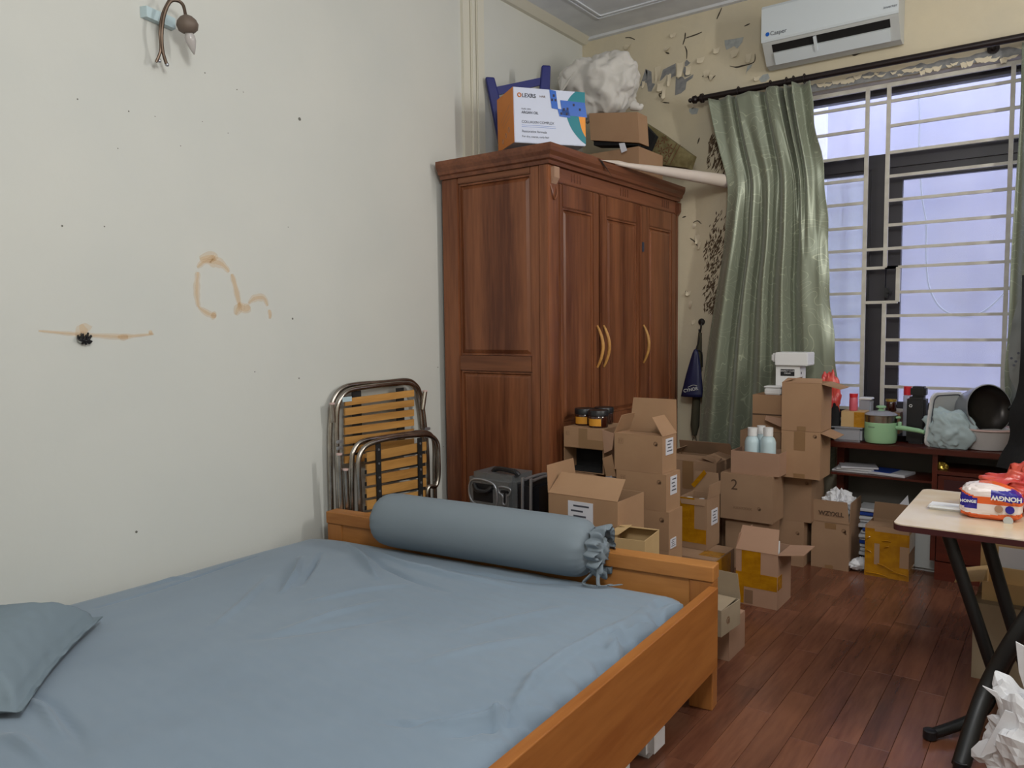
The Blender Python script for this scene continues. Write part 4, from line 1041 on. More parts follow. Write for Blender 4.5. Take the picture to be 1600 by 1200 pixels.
for k, u in enumerate((1154, 1204, 1229, 1240, 1257)):
    c_ = at(u, 153-(u-1100)*.192, y=RYY)
    c_ = ra+dirr*((c_-ra).dot(dirr)); ring = [c_+Vector((0, math.cos(a)*.027, math.sin(a)*.027)) for a in [2*PI*j/20 for j in range(20)]]
    MB().tube(ring, .004, 6, closed=True).build('ring', M['rod'], rd, smooth=True)

FOLD_LOW = [(0,-.2),(.11,1),(.21,-1),(.28,.5),(.36,-1),(.45,.6),(.51,-.7),(.62,1.1),(.69,-1),(.79,.5),(.92,.25),(1,-.4)]
FOLD_TOP = [(0,.6),(.10,-.3),(.2,.4),(.24,-.6),(.30,.5),(.50,.3),(.55,-.6),(.60,.7),(.70,1.0),(.74,-.7),(.77,1.1),(.80,-.7),(.84,1.0),(.90,-.3),(1,.5)]
def smo(tab, x):
    for (a, b), (c, d) in zip(tab, tab[1:]):
        if x <= c:
            t = (x-a)/(c-a); t = t*t*(3-2*t); return b+(d-b)*t
    return tab[-1][1]
def curtain(name, label, Lp, Rp, y0, nf, amp, z0, z1, seed, grp):
    """Lp,Rp: photo pixels along the two side edges"""
    def sm_(t): return [(q.x, q.y) for q in curve_pts([(a, b, 0) for a, b in t], 6)]
    lt = sorted([(at(u, v, y=y0).z, at(u, v, y=y0).x) for u, v in Lp]); rt = sorted([(at(u, v, y=y0).z, at(u, v, y=y0).x) for u, v in Rp])
    lt = sm_(lt); rt = sm_(rt)
    NU, NV = 220, 90; vs = []; fs = []
    for j in range(NV+1):
        tz = j/NV; z = z1+(z0-z1)*tz
        xl = interp(lt, z); xr = interp(rt, z)
        for i in range(NU+1):
            s = i/NU
            if nf > 5:
                lo, hi = smo(FOLD_LOW, s), smo(FOLD_TOP, s)
                tb_ = min(1, tz*2.2); dp = hi*(1-tb_)+lo*tb_
            else: dp = math.sin(nf*s*2*PI+seed)
            yy = y0 - amp*dp + .010*noise.noise(Vector((s*5, tz*4, seed+3))) + .004*noise.noise(Vector((s*14, tz*9, seed)))
            xx = xl+(xr-xl)*s + .008*noise.noise(Vector((s*4, tz*3, seed+9)))
            ph = s*30
            # wavy free edge on the window side
            if s > .9: yy += (s-.9)/.1*.012*math.sin(tz*34); xx += (s-.9)/.1*.006*math.sin(tz*41)
            top_wave = -.012*abs(math.sin(ph/2))*(1-tz)**8
            vs.append(Vector((xx, min(yy, D-.012), z+top_wave)))
    for j in range(NV):
        for i in range(NU):
            a = j*(NU+1)+i; fs.append((a, a+NU+1, a+NU+2, a+1))
    o = obj(name, vs, fs, M['curtain'], None, True)
    md = o.modifiers.new('s', 'SOLIDIFY'); md.thickness = .003
    return tag(o, label, 'curtain', grp)
curtain('curtain', 'long green satin curtain gathered at the left of the window', [(1109,159),(1117,200),(1125,234),(1137,286),(1134,340),(1129,390),(1116,474),(1100,587),(1091,708),(1089,740)],
        [(1266,138),(1275,195),(1288,276),(1293,376),(1294,438),(1301,522),(1306,575),(1308,620),(1302,700)], 4.905, 5.5, .047, .50, ra.z-.022, 1.3, 'green satin curtains')
curtain('curtain', 'strip of green satin curtain at the right edge of the window', [(1592,200),(1586,300),(1580,400),(1574,520),(1569,580),(1573,640),(1580,680)],
        [(1720,100),(1760,300),(1760,500),(1760,690)], 4.915, 4, .032, .80, ra.z-.022, 4.2, 'green satin curtains')

# ---- air conditioner
AY = D-.20
def ac(u, v, y=AY): return at(u, v, y=y)
x0, x1 = ac(1190, 60).x, ac(1403, 25).x
zb, zpan, ztp = ac(1192, 88).z, ac(1191, 67).z, ac(1192, 9).z
zb = (zb+ac(1391, 54).z)/2
a_ = thing('air_conditioner', 'white wall-mounted air conditioner with open louvre above the window', 'air conditioner', ((x0+x1)/2, D-.1, zb-.03))
def yz(pr, m, nm, xa, xb, sm=False):
    mb = MB(); mb.prism([(xa, y, z) for y, z in pr], (xb-xa, 0, 0)); return fixn(mb.build(nm, M[m], a_, smooth=sm))
yz([(D-.002, ztp), (AY+.03, ztp), (AY+.02, ztp-.005), (AY+.012, zpan+.0), (AY+.02, zpan-.012), (AY+.10, zb-.02), (D-.04, zb-.03), (D-.002, zb-.02)], 'acg', 'casing', x0, x1)
yz([(AY+.012, ztp-.004), (AY+.003, ztp-.02), (AY, zpan+.012), (AY+.006, zpan), (AY+.012, zpan)], 'acw', 'front_panel', x0-.003, x1+.002)
n0 = Vector((0, (zpan-.012)-(zb-.02), -.08)).normalized()  # along the slanted face
def slant(tpar, off=0):  # point on the slanted lower face
    y = AY+.02+.08*tpar; z = zpan-.012+(zb-.02-zpan+.012)*tpar
    nn = Vector((0, -(zpan-.012-zb+.02), -.08)).normalized()
    return y+nn.y*off, z+nn.z*off
def slantbox(xa, xb, t0, t1, o0, o1, m, nm):
    pr = [slant(t0, o0), slant(t1, o0), slant(t1, o1), slant(t0, o1)]; return yz(pr, m, nm, xa, xb)
slantbox(x0+.055, x1-.045, .04, .40, .0003, .002, 'slot', 'air_slot')
slantbox(x0+.06, x1-.05, .42, .97, .0005, .012, 'acw', 'louvre')
slantbox(x0+.30, x0+.315, .05, .7, .002, .02, 'acw', 'louvre_arm')
ly = AY-.0005
text('Casper', M['ink'], (x0+.052, ly, zpan+.032), (1, 0, 0), (0, 0, 1), .034, 'lettering', a_)
MB().lathe([(.012, 0), (.012, .001)], (x0+.036, ly-.0005, zpan+.043), 16, (0, -1, 0)).build('logo', M['bluetape'], a_)
text('inverter', M['ink'], (x1-.075, ly, zpan+.035), (1, 0, 0), (0, 0, 1), .022, 'lettering', a_)

# ---- hook, umbrella and drawstring bag on the back wall
hk = at(1095, 503, y=D-.02)
t = thing('wall_hook', 'black round wall hook beside the curtain', 'hook', (hk.x, D, hk.z-.03))
MB().lathe([(.020, 0), (.024, .006), (.020, .014), (0, .018)], (hk.x, D-.001, hk.z), 18, (0, -1, 0), caps=False).tube(curve_pts([(hk.x, D-.012, hk.z-.01), (hk.x, D-.02, hk.z-.05), (hk.x, D-.04, hk.z-.065), (hk.x, D-.045, hk.z-.05)], 4), .006, 8).build('hook_body', M['blackm'], t, smooth=True)
u0 = at(1094, 520, y=D-.05); u1 = at(1085, 680, y=D-.05)
t = thing('umbrella', 'furled olive umbrella hanging from the hook behind the blue bag', 'umbrella', u1)
MB().tube([u0, u0+(u1-u0)*.3, u0+(u1-u0)*.9, u1], [.012, .024, .030, .016], 10).build('canopy', M['umb'], t, smooth=True)
MB().tube(curve_pts([u1, u1+Vector((.012, 0, -.02)), u1+Vector((.015, 0, -.05)), u1+Vector((-.005, 0, -.07)), u1+Vector((-.014, 0, -.045)), u1+Vector((-.006, 0, -.015))], 4), .003, 6).build('wrist_loop', M['umb'], t, smooth=True)
MB().tube([u0, u0+Vector((.006, .0, .05))], .004, 6).build('tip', M['blackm'], t, smooth=True)
bt = at(1087, 546, y=D-.10); bl = at(1062, 619, y=D-.10); brr = at(1101, 624, y=D-.10)
t = thing('drawstring_bag', 'navy blue drawstring bag with white lettering hanging by the curtain', 'bag', ((bl.x+brr.x)/2, D-.1, bl.z))
vs = []; fs = []
NU = 32; NV = 14
for j in range(NV+1):
    f_ = j/NV; wdt = (.018+(brr.x-bl.x-.036)*min(1, f_**.75))/2+.0; cxx = bt.x+((bl.x+brr.x)/2-bt.x)*f_; z = bt.z+(bl.z-bt.z)*f_
    for i in range(NU):
        a = 2*PI*i/NU; rr = 1+.10*math.sin(a*7+f_*2)*(1-f_)
        vs.append(Vector((cxx+wdt*math.cos(a)*rr, D-.10+.032*math.sin(a)*rr*(.4+.6*f_), z)))
for j in range(NV):
    for i in range(NU): l = (i+1) % NU; fs.append((j*NU+i, (j+1)*NU+i, (j+1)*NU+l, j*NU+l))
fs += [tuple(range(NU)), tuple(NV*NU+i for i in range(NU-1, -1, -1))]
fixn(obj('sack', vs, fs, M['bluebag'], t, True))
MB().tube(curve_pts([(bt.x, D-.10, bt.z), (bt.x+.01, D-.07, bt.z+.06), (hk.x, D-.045, hk.z-.055)], 4), .004, 6).build('cord', M['blackm'], t, smooth=True)
MB().tube(curve_pts([(bt.x+.005, D-.10, bt.z), (bt.x+.035, D-.08, bt.z-.02), (bt.x+.04, D-.08, bt.z-.12)], 4), .004, 6).build('cord', M['blackm'], t, smooth=True)
MB().tube(curve_pts([(bl.x+.075, D-.136, bl.z+.066), (bl.x+.11, D-.136, bl.z+.082), (bl.x+.14, D-.136, bl.z+.078)], 5), .002, 5).build('swoosh', M['acg'], t)
text('CYNOR', M['acg'], (bl.x+.045, D-.135, bl.z+.03), (1, 0, .22), (-.22, 0, 1), .030, 'lettering', t, bold=.0006)

# ================================================================ ON TOP OF THE WARDROBE
ZW = zw+.095
# white and orange carton
kx, ky = -2.536, 3.55
e1 = at(800, 136, y=ky); e0 = at(810, 221, y=ky)
zb_, zt_ = e0.z, e1.z
T = Matrix.Translation((at(804, 221, y=ky).x, ky, zb_)) @ Matrix.Rotation(math.radians(56), 4, 'Z') @ Matrix.Rotation(math.radians(-1), 4, 'Y')
lw, ld, lh = .435, .27, zt_-zb_
# box underneath that holds it clear of the cornice
carton('flat plain cardboard box under the white and orange carton on the wardrobe', -2.62, 3.62, ZW, .30, .36, zb_-ZW-.03, rot=0, m='cardg', group='boxes on top of the wardrobe')
lx = thing('printed_carton', 'white and orange printed carton with blue tape on top of the wardrobe', 'box', T @ Vector((lw/2, ld/2, 0)), 'boxes on top of the wardrobe')
MB().bbox((0, 0, 0), (lw, ld, lh), .003, T).build('body', M['boxwhite'], lx)
def F(a, b, o=0.0006): return T @ Vector((a, -o, b))
MB().hexa([T @ Vector(p) for p in ((-.0015, 0, .0), (-.0015, ld, .0), (-.0005, ld, 0), (-.0005, 0, 0), (-.0015, 0, lh), (-.0015, ld, lh-.0), (-.0005, ld, lh), (-.0005, 0, lh))]).build('orange_side', M['orange'], lx)
def arc(c, r0, r1, a0, a1, o, m, nm):
    vs = []; fs = []; n = 24
    for i in range(n+1):
        a = math.radians(a0+(a1-a0)*i/n)
        for r_ in (r0, r1):
            x_ = min(max(c[0]+r_*math.cos(a), 0), lw-.002); z_ = min(max(c[1]+r_*math.sin(a), 0), lh-.001)
            vs.append(F(x_, z_, o))
        if i: fs.append((2*i-2, 2*i, 2*i+1, 2*i-1))
    return obj(nm, vs, fs, M[m], lx)
for (pl__, o_, mm_) in (([(.865,.999),(.79,.90),(.735,.77),(.72,.61),(.75,.45),(.81,.28),(.91,.12),(.999,.03),(.999,.999)], .0008, 'teal'), ([(.90,.57),(.92,.43),(.95,.28),(.999,.16),(.999,.55)], .0014, 'orange2')):
    P_ = curve_pts([(p[0], p[1], 0) for p in pl__[:-1]], 4)+[Vector((pl__[-1][0], pl__[-1][1], 0))]
    o_ = obj('printed_arc', [F(min(p.x, .999)*lw, min(p.y, .999)*lh, o_) for p in P_], [tuple(range(len(P_)))], M[mm_], lx)
    bm = bmesh.new(); bm.from_mesh(o_.data); bmesh.ops.triangulate(bm, faces=bm.faces); bm.to_mesh(o_.data); bm.free()
for (a0, b0, a1, b1, ang) in ((.215, lh*.66, .255, lh*.998, 0), (.28, lh*.55, .433, lh*.82, 0), (.262, lh*.52, .33, lh*.66, 0)):
    obj('blue_tape', [F(a0+.012, b0, .002), F(a1+.012, b0-.005, .002), F(a1, b1-.005, .002), F(a0, b1, .002)], [(0, 1, 2, 3)], M['bluetape'], lx)
    for k in range(3):
        a = a0+(a1-a0)*(.25+.25*k); b = (b0+b1)/2+(.012 if k % 2 else -.012)
        obj('tape_print', [F(a, b, .0024), F(a+.012, b, .0024), F(a+.012, b+.014, .0024), F(a, b+.014, .0024)], [(0, 1, 2, 3)], M['bluebag'], lx)
UU = (T.to_3x3() @ Vector((1, 0, 0))); VV = (T.to_3x3() @ Vector((0, 0, 1)))
ring = [F(.035+.010*math.cos(a), lh-.042+.010*math.sin(a), .002) for a in [2*PI*k/16 for k in range(16)]]
MB().tube(ring, .003, 6, closed=True).build('logo', M['orange'], lx)
text('LEXRS', M['ink'], F(.05, lh-.053), UU, VV, .030, parent=lx, bold=.0006); text('HAIR', M['printf'], F(.155, lh-.048), UU, VV, .016, parent=lx)
text('PURE 100%', M['ink'], F(.045, lh*.60), UU, VV, .012, parent=lx); text('ARGAN OIL', M['ink'], F(.045, lh*.53), UU, VV, .019, parent=lx, bold=.0004)
text('COLLAGEN COMPLEX', M['ink'], F(.045, lh*.36), UU, VV, .0195, parent=lx)
text('Restorative formula', M['ink'], F(.045, lh*.19), UU, VV, .0185, parent=lx); text('For dry, coarse, curly hair', M['ink'], F(.045, lh*.10), UU, VV, .0155, parent=lx)
for b in (.29, .32): obj('printed_line', [F(.045, lh*b), F(.25, lh*b), F(.25, lh*b+.0015), F(.045, lh*b+.0015)], [(0, 1, 2, 3)], M['bluetape'], lx)
SU = T.to_3x3() @ Vector((0, -1, 0)); SO = lambda a, b: T @ Vector((-.0022, ld-a, b))
for k in range(3): obj('printed_line', [SO(.06+.02*k, lh*.5-.02*k), SO(.21, lh*.72-.03*k), SO(.21, lh*.72-.03*k+.003), SO(.06+.02*k, lh*.5-.02*k+.003)], [(0, 1, 2, 3)], M['card3'], lx)
for k in range(3):
    c_ = (.09+.05*k, lh*.14+.022*k); MB().tube([SO(c_[0]+.011*math.cos(a), c_[1]+.013*math.sin(a)) for a in [2*PI*j/12 for j in range(12)]], .0018, 5, closed=True).build('printed_icon', M['card3'], lx)

# blue stool upside down
pL = at(766, 121, x=-2.93); pR = at(853, 103, y=4.10)
t = thing('plastic_stool', 'dark blue plastic stool upside down against the left wall on the wardrobe', 'stool', (-2.8, 3.95, ZW))
LA = Vector((-2.935, pL.y, pL.z)); LB = Vector((pR.x, 4.10, pR.z))
sdir = (LB-LA); sdir.z = 0; sdir.normalize(); nrm = Vector((sdir.y, -sdir.x, 0))
if nrm.x < 0: nrm = -nrm
def leg(top, lean):
    # tapered angle-section leg from the foot (top, inverted) down to the seat
    mb = MB(); dn = Vector((0, 0, -.40))+sdir*lean
    a = top; b = top+dn; w0, w1 = .028, .040; th = .024
    mb.hexa([b-sdir*w1-nrm*th, b+sdir*w1-nrm*th, b+sdir*w1+nrm*th, b-sdir*w1+nrm*th, a-sdir*w0-nrm*th*.8, a+sdir*w0-nrm*th*.8, a+sdir*w0+nrm*th*.8, a-sdir*w0+nrm*th*.8])
    return mb
for P_, le in ((LA, .09), (LB, -.03)):
    o = leg(P_, le).build('leg', M['blueplastic'], t); md = o.modifiers.new('b', 'BEVEL'); md.width = .010; md.segments = 3
for P_, le in ((LA+nrm*.0+sdir*.05+Vector((0, .30, -.01)), .04),):
    o = leg(P_, -.02).build('leg', M['blueplastic'], t); md = o.modifiers.new('b', 'BEVEL'); md.width = .010; md.segments = 3
ca = at(790, 147, y=(LA.y*.7+LB.y*.3)); 
o = MB().hexa([LA+sdir*.02+Vector((0, 0, -.11))-nrm*.008, LB-sdir*.02+Vector((0, 0, -.115))-nrm*.008, LB-sdir*.02+Vector((0, 0, -.115))+nrm*.008, LA+sdir*.02+Vector((0, 0, -.11))+nrm*.008,
               LA+sdir*.02+Vector((0, 0, -.06))-nrm*.008, LB-sdir*.02+Vector((0, 0, -.07))-nrm*.008, LB-sdir*.02+Vector((0, 0, -.07))+nrm*.008, LA+sdir*.02+Vector((0, 0, -.06))+nrm*.008]).build('stretcher', M['blueplastic'], t)
sc_ = (LA+LB)/2; MB().bbox((-.14, -.12, 0), (.14, .12, .045), .02, Matrix.Translation((-2.80, 4.08, ZW+.002))).build('seat', M['blueplastic'], t, smooth=True)

# brown carton and what lies on it
x_, z_, w_, h_ = cpx(4.35, 905, 998, 224, 250, z0=ZW)
carton('lower brown cardboard box on the wardrobe, beneath the one carrying the comforter', x_+.02, 4.35, ZW, w_-.02, .34, min(at(923, 219, y=4.33).z, at(999, 223, y=4.33).z)-ZW-.018, m='card', group='boxes on top of the wardrobe', flaps=None)
q1 = at(920, 177, y=4.35); q2 = at(996, 175, y=4.35); q3 = at(999, 223, y=4.33); q4 = at(923, 219, y=4.33)
r_ = thing('cardboard_box', 'upper brown cardboard box under the white comforter on the wardrobe', 'box', ((q1.x+q2.x)/2, 4.35, q4.z), 'boxes on top of the wardrobe')
MB().hexa([q4, q3, q3+Vector((0, .13, 0)), q4+Vector((0, .13, 0)), q1, q2, q2+Vector((0, .13, -.0)), q1+Vector((0, .13, 0))]).build('body', M['card'], r_)
MB().hexa([q4+Vector((.01, .02, -.03)), q3+Vector((-.02, .02, -.008)), q3+Vector((-.02, .12, -.008)), q4+Vector((.01, .12, -.03)), q4+Vector((.01, .02, -.001)), q3+Vector((-.02, .02, -.001)), q3+Vector((-.02, .12, -.001)), q4+Vector((.01, .12, -.001))]).build('gap_shade', M['blackc'], r_)  # black block put in as the shade of the gap between the two boxes
tg = [at(u, v, y=4.32) for u, v in ((967, 224), (976, 223), (980, 235), (971, 239))]
obj('paper_tag', tg, [(0, 1, 2, 3)], M['label'], r_)
# comforter
cc = at(938, 134, y=4.55)
vs, fs = blob(cc, (.272, .18, .195), 150, .20, 1.5, .05, 31, flat=q1.z+.003, pw=.85)
for v in vs:
    if v.z > q1.z+.01:
        k_ = (1-abs(noise.noise(Vector((v.x*9, v.y*9, v.z*5)))*2))**4
        v.z += .008*noise.noise(v*22) - .016*k_; v.y -= .014*noise.noise(v*13)
cm = thing('comforter_bag', 'crumpled white comforter in a clear bag heaped on top of the wardrobe boxes', 'bedding', (cc.x, cc.y, q1.z))
obj('comforter', vs, fs, M['comfort'], cm, True)
f1_ = [at(872,128,y=4.4), at(878,118,y=4.38), at(906,96,y=4.4), at(898,112,y=4.37), at(876,143,y=4.35)]
MB().prism(f1_, (0, .02, 0)).build('bag_corner', M['comfort'], cm); fixn(bpy.data.objects['bag_corner'])
kn = at(1000, 168, y=4.42)
MB().tube(curve_pts([kn+Vector((-.05, 0, .02)), kn, kn+Vector((.012, 0, .02))], 4), [.03, .03, .026, .022, .02, .016, .014, .012, .006], 10).build('knot', M['comfort'], cm, smooth=True)
# patterned folded fabric + black cloth
pf = [at(u, v, y=4.74) for u, v in ((994, 183), (1030, 206), (1079, 241), (1072, 262), (1040, 258), (1001, 252), (1012, 238), (1022, 222))]
pt_ = thing('folded_fabric', 'folded olive fabric with brown floral motifs beside the comforter', 'fabric', (sum(p.x for p in pf)/8, 4.56, min(p.z for p in pf)))
fixn(MB().prism(pf, (0, .10, 0)).build('cloth', M['fabric'], pt_))
for k, (u, v) in enumerate([(1028, 225), (1038, 218), (1046, 230), (1034, 236), (1022, 243), (1044, 240), (1020, 250), (1036, 250)]):
    c_ = at(u, v, y=4.738); mb = MB()
    for q in range(5):
        a = q*1.25+k; mb.add([c_, c_+Vector((math.cos(a-.25)*.018, -.001, math.sin(a-.25)*.018)), c_+Vector((math.cos(a)*.03, -.001, math.sin(a)*.03)), c_+Vector((math.cos(a+.25)*.018, -.001, math.sin(a+.25)*.018))], [(0, 1, 2, 3)])
    mb.build('motif', M['fabricp'], pt_)
for o_ in (0, 5): MB().tube([at(1058+o_, 224+o_*.4, y=4.737), at(1040+o_*1.4, 257, y=4.737)], .002, 5).build('border_line', M['fabricp'], pt_)
bk = [at(u, v, y=4.685) for u, v in ((996, 182), (1024, 212), (1012, 240), (1000, 252), (1000, 215))]
fixn(tag(MB().prism(bk, (0, .045, 0)).build('black_cloth', M['blackc']), 'folded black cloth between the brown box and the patterned fabric', 'fabric'))
# paper roll from the wardrobe to behind the curtain
ta = at(948, 253, x=-2.20); tb = at(1140, 284, y=4.985)
t = thing('paper_roll', 'long cream paper tube jutting from the wardrobe top to behind the curtain', 'roll', (ta+tb)/2-Vector((0, 0, .04)))
MB().tube([ta, ta+(tb-ta)*.5, tb, tb+(tb-ta)*.05], [.006, .030, .043, .045], 24).build('roll', M['tubew'], t, smooth=True)
sh = [at(u, v, x=-2.165) for u, v in ((938, 250), (965, 251), (1000, 259), (985, 262))]
MB().prism(sh, (.003, 0, 0)).build('loose_edge', M['tubew'], t)
# dark strap hanging over the cornice
sa = Vector((WXF+.068, 4.05, ZW+.004)); 
tag(MB().hexa([at(935,247,x=WXF+.066), at(941,252,x=WXF+.066), at(941,252,x=WXF+.068), at(935,247,x=WXF+.068), at(957,277,x=WXF+.066), at(965,289,x=WXF+.066), at(965,289,x=WXF+.068), at(957,277,x=WXF+.068)]).build('black_strap', M['strawf']), 'short black strap dangling over the front of the wardrobe cornice', 'strap')

# ================================================================ BED
bd = thing('bed_frame', 'orange-brown wooden double bed frame with a plain footboard', 'bed', (-2.0, 1.5, 0))
fl_, frr = Vector((-2.855, 2.409, 0)), Vector((-1.014, 2.605, 0)); fd = (frr-fl_).normalized(); fn = Vector((-fd.y, fd.x, 0))  # fn points away from the camera
def fbox(a, b, o0, o1, z0, z1, m, nm, r=.004):
    """box along the footboard: a..b metres from its left end"""
    P = [fl_+fd*a+fn*o0, fl_+fd*b+fn*o0, fl_+fd*b+fn*o1, fl_+fd*a+fn*o1]
    vs = [p+Vector((0, 0, z0)) for p in P]+[p+Vector((0, 0, z1)) for p in P]
    o = MB().hexa(vs).build(nm, M[m], bd); md = o.modifiers.new('b', 'BEVEL'); md.width = r; md.segments = 2; return o
FL = (frr-fl_).length
fbox(0, FL, 0, .075, .478, .534, 'bedx', 'cap_rail')
fbox(.012, FL-.09, .012, .040, .12, .477, 'bedx', 'footboard_panel')
fbox(FL-.09, FL-.002, .006, .070, 0, .477, 'bedz', 'post'); fbox(.002, .09, .006, .070, 0, .477, 'bedz', 'post')
ra_, rb_ = Vector((-.994, 2.600, 0)), Vector((-.912, .37, 0)); 
def rail(a, b, z0, z1, w_, nm):
    d = (b-a).normalized(); n_ = Vector((d.y, -d.x, 0)); n_ = n_ if n_.x < 0 else -n_
    P = [a, b, b+n_*w_, a+n_*w_]
    o = MB().hexa([p+Vector((0, 0, z0)) for p in P]+[p+Vector((0, 0, z1)) for p in P]); o = fixn(o.build(nm, M['bedy'], bd)); md = o.modifiers.new('b', 'BEVEL'); md.width = .003; md.segments = 2; return o
rail(ra_, rb_, .175, .467, .034, 'side_rail'); rail(Vector((-2.945, 2.44, 0)), Vector((-2.945, .40, 0)), .175, .33, .03, 'side_rail')
MB().box((-2.96, .30, 0), (-.90, .36, .40)).build('headboard', M['bedx'], bd)
for k in range(9): MB().box((-2.93, .6+k*.21, .20), (-1.06, .68+k*.21, .215)).build('bed_slat', M['bedx'], bd)
# mattress with fitted sheet
mt = thing('mattress', 'mattress covered with a wrinkled blue-grey fitted sheet', 'mattress', (-2.0, 1.5, .22))
c00, c10, c01, c11 = Vector((-2.975, .50, 0)), Vector((-.985, .50, 0)), Vector((-2.945, 2.405, 0)), Vector((-1.095, 2.590, 0))
mz = .425
creases = []
def cr(pix, amp, wd): creases.append(([at(u, v, z=mz) for u, v in pix], amp, wd))
cr([(1000,962),(940,990),(880,1025),(835,1060),(812,1095),(806,1110)], .007, .022)
cr([(1075,930),(1058,945),(1040,960)], .010, .016); cr([(1040,935),(1030,950),(1022,972)], -.012, .014); cr([(1015,960),(1000,978),(985,1000)], .012, .014)
cr([(1000,965),(990,985),(975,1010)], -.011, .012); cr([(975,985),(965,1010),(955,1030)], .012, .013); cr([(985,978),(1010,950)], .008, .012); cr([(958,1020),(945,1040),(940,1050)], -.012, .012)
cr([(880,1100),(850,1108),(800,1118),(700,1135),(600,1128)], .008, .016); cr([(850,1120),(800,1126),(760,1138),(700,1150)], -.008, .014); cr([(850,1145),(790,1160),(740,1165)], .007, .016)
cr([(590,1128),(640,1133),(700,1128),(760,1108)], -.007, .012); cr([(780,1100),(772,1118),(785,1135)], .006, .014)
cr([(470,870),(462,900),(440,925)], .009, .012); cr([(500,865),(490,885),(470,915)], -.006, .012); cr([(545,850),(572,880),(590,905)], .010, .012); cr([(560,850),(600,885),(640,905),(700,925)], -.006, .016)
cr([(590,862),(640,885),(700,900),(800,915)], .007, .014); cr([(480,940),(560,925),(640,915)], .004, .02); cr([(430,990),(520,960),(600,940)], .004, .025)
cr([(700,890),(800,905),(900,912)], -.005, .012); cr([(380,1000),(500,985),(640,960)], -.003, .03); cr([(0,1150),(30,1160),(80,1200)], .006, .02); cr([(40,1090),(70,1110),(100,1150)], .006, .018); cr([(35,1080),(80,1100),(115,1140),(135,1180)], -.004, .02)
cr([(150,950),(250,920),(330,892),(400,868)], -.006, .008); cr([(222,916),(270,903),(300,902)], .0035, .014)
cr([(700,990),(800,965),(900,945)], .003, .03); cr([(640,1040),(760,1010),(860,990)], .003, .03); cr([(420,900),(380,940),(330,980)], .004, .02)
def crease_h(p):
    h = 0
    for pts, amp, wd in creases:
        best = 9; tt = .5
        for i in range(len(pts)-1):
            a, b = pts[i], pts[i+1]
            ax_, ay = b.x-a.x, b.y-a.y; L2 = ax_*ax_+ay*ay
            s = max(0, min(1, ((p.x-a.x)*ax_+(p.y-a.y)*ay)/L2))
            dx, dy = p.x-a.x-ax_*s, p.y-a.y-ay*s; dd = dx*dx+dy*dy
            if dd < best: best = dd; tt = (i+s)/(len(pts)-1)
        if best < (3*wd)**2: h += 3.3*amp*math.exp(-best/(wd*wd*.6))*math.sin(PI*min(1, max(.0, tt*.9+.05)))
    return h
NX, NY = 230, 230; vs = []; fs = []
prof_e = [(-.0, -.20), (0, -.12), (.004, -.06), (.012, -.03), (.03, -.012), (.06, -.003)]
def edge(k, n):
    # returns parameter along width in metres-like and drop
    return None
def spine(n, L):
    out = []
    for (o_, dz) in prof_e: out.append((o_/L, dz))
    inner = n-2*len(prof_e)
    for i in range(inner): out.append((.09/L+(1-.18/L)*i/(inner-1), 0))
    for (o_, dz) in reversed(prof_e): out.append((1-o_/L, dz))
    return out
sx = spine(NX, 1.95); sy = spine(NY, 2.0)
for (t_, dz2) in sy:
    for (s_, dz1) in sx:
        p = c00*(1-s_)*(1-t_)+c10*s_*(1-t_)+c01*(1-s_)*t_+c11*s_*t_
        # rounded plan corners
        ds, dt = min(s_, 1-s_)*1.95, min(t_, 1-t_)*2.0; rc = .09
        if ds < rc and dt < rc:
            k = math.hypot(rc-ds, rc-dt)
            if k > rc:
                f = rc/k; cs = rc-(rc-ds)*f-ds; ct = rc-(rc-dt)*f-dt
                p.x += cs*(1 if s_ < .5 else -1); p.y += ct*(1 if t_ < .5 else -1)
        dz = dz1+dz2 if (dz1 > -.1 and dz2 > -.1) else min(dz1, dz2)
        h = 0
        if dz > -.05:
            h = crease_h(p) + .006*noise.noise(Vector((p.x*2.2, p.y*2.2, 3))) + .0025*noise.noise(Vector((p.x*9, p.y*5, 1))) + .0008*math.sin(p.y*2*PI/.06+p.x*1.0)*max(0, min(1, (p.x+2.6)*1.2))
        pz = mz+dz+h - .012*math.exp(-((s_-.0)/.08)**2)
        if s_ > .93 and dz < -.002:   # crimped edge beside the rail
            p.x += .012*math.sin(p.y*34+3*math.sin(p.y*7))-.004; h += .006*math.sin(p.y*34+3*math.sin(p.y*7)+1)
        vs.append(Vector((p.x, p.y, max(pz, .225))))
for j in range(NY-1):
    for i in range(NX-1): a = j*NX+i; fs.append((a, a+1, a+NX+1, a+NX))
obj('fitted_sheet', vs, fs, M['sheet'], mt, True)
MB().box((-2.90, .60, .2165), (-1.16, 2.34, .35)).build('mattress_core', M['whitep'], mt)

# bolster
bA, bB = at(604, 812, z=.545), at(914, 858, z=.545); bA.z = .549; bB.z = .549
bo = thing('bolster', 'long blue-grey bolster pillow with gathered ends lying along the footboard', 'pillow', ((bA+bB)/2)-Vector((0, 0, .11)))
axb = (bB-bA).normalized(); LB_ = (bB-bA).length; a1 = Vector((0, 0, 1)); a2 = axb.cross(a1)
R0 = .119; NU, NV = 72, 60; vs = []; fs = []
for j in range(NV+1):
    f = j/NV; xx = -.045+(LB_+.09)*f
    de = min(xx+.045, LB_+.045-xx)
    rr = R0*(1-math.exp(-de/.026)*1.0)**.5 if de > 0 else 0
    rr = max(rr, .02)*(1-.03*f)
    for i in range(NU):
        a = 2*PI*i/NU
        k = 1+.010*noise.noise(Vector((f*6, math.cos(a), math.sin(a))))
        if de < .12: k += .035*math.sin(a*17+3*math.sin(a*3))*math.exp(-de/.04)
        q = bA+axb*xx+(a1*math.cos(a)+a2*math.sin(a))*rr*k
        q.z = max(q.z, mz+.006)
        vs.append(q)
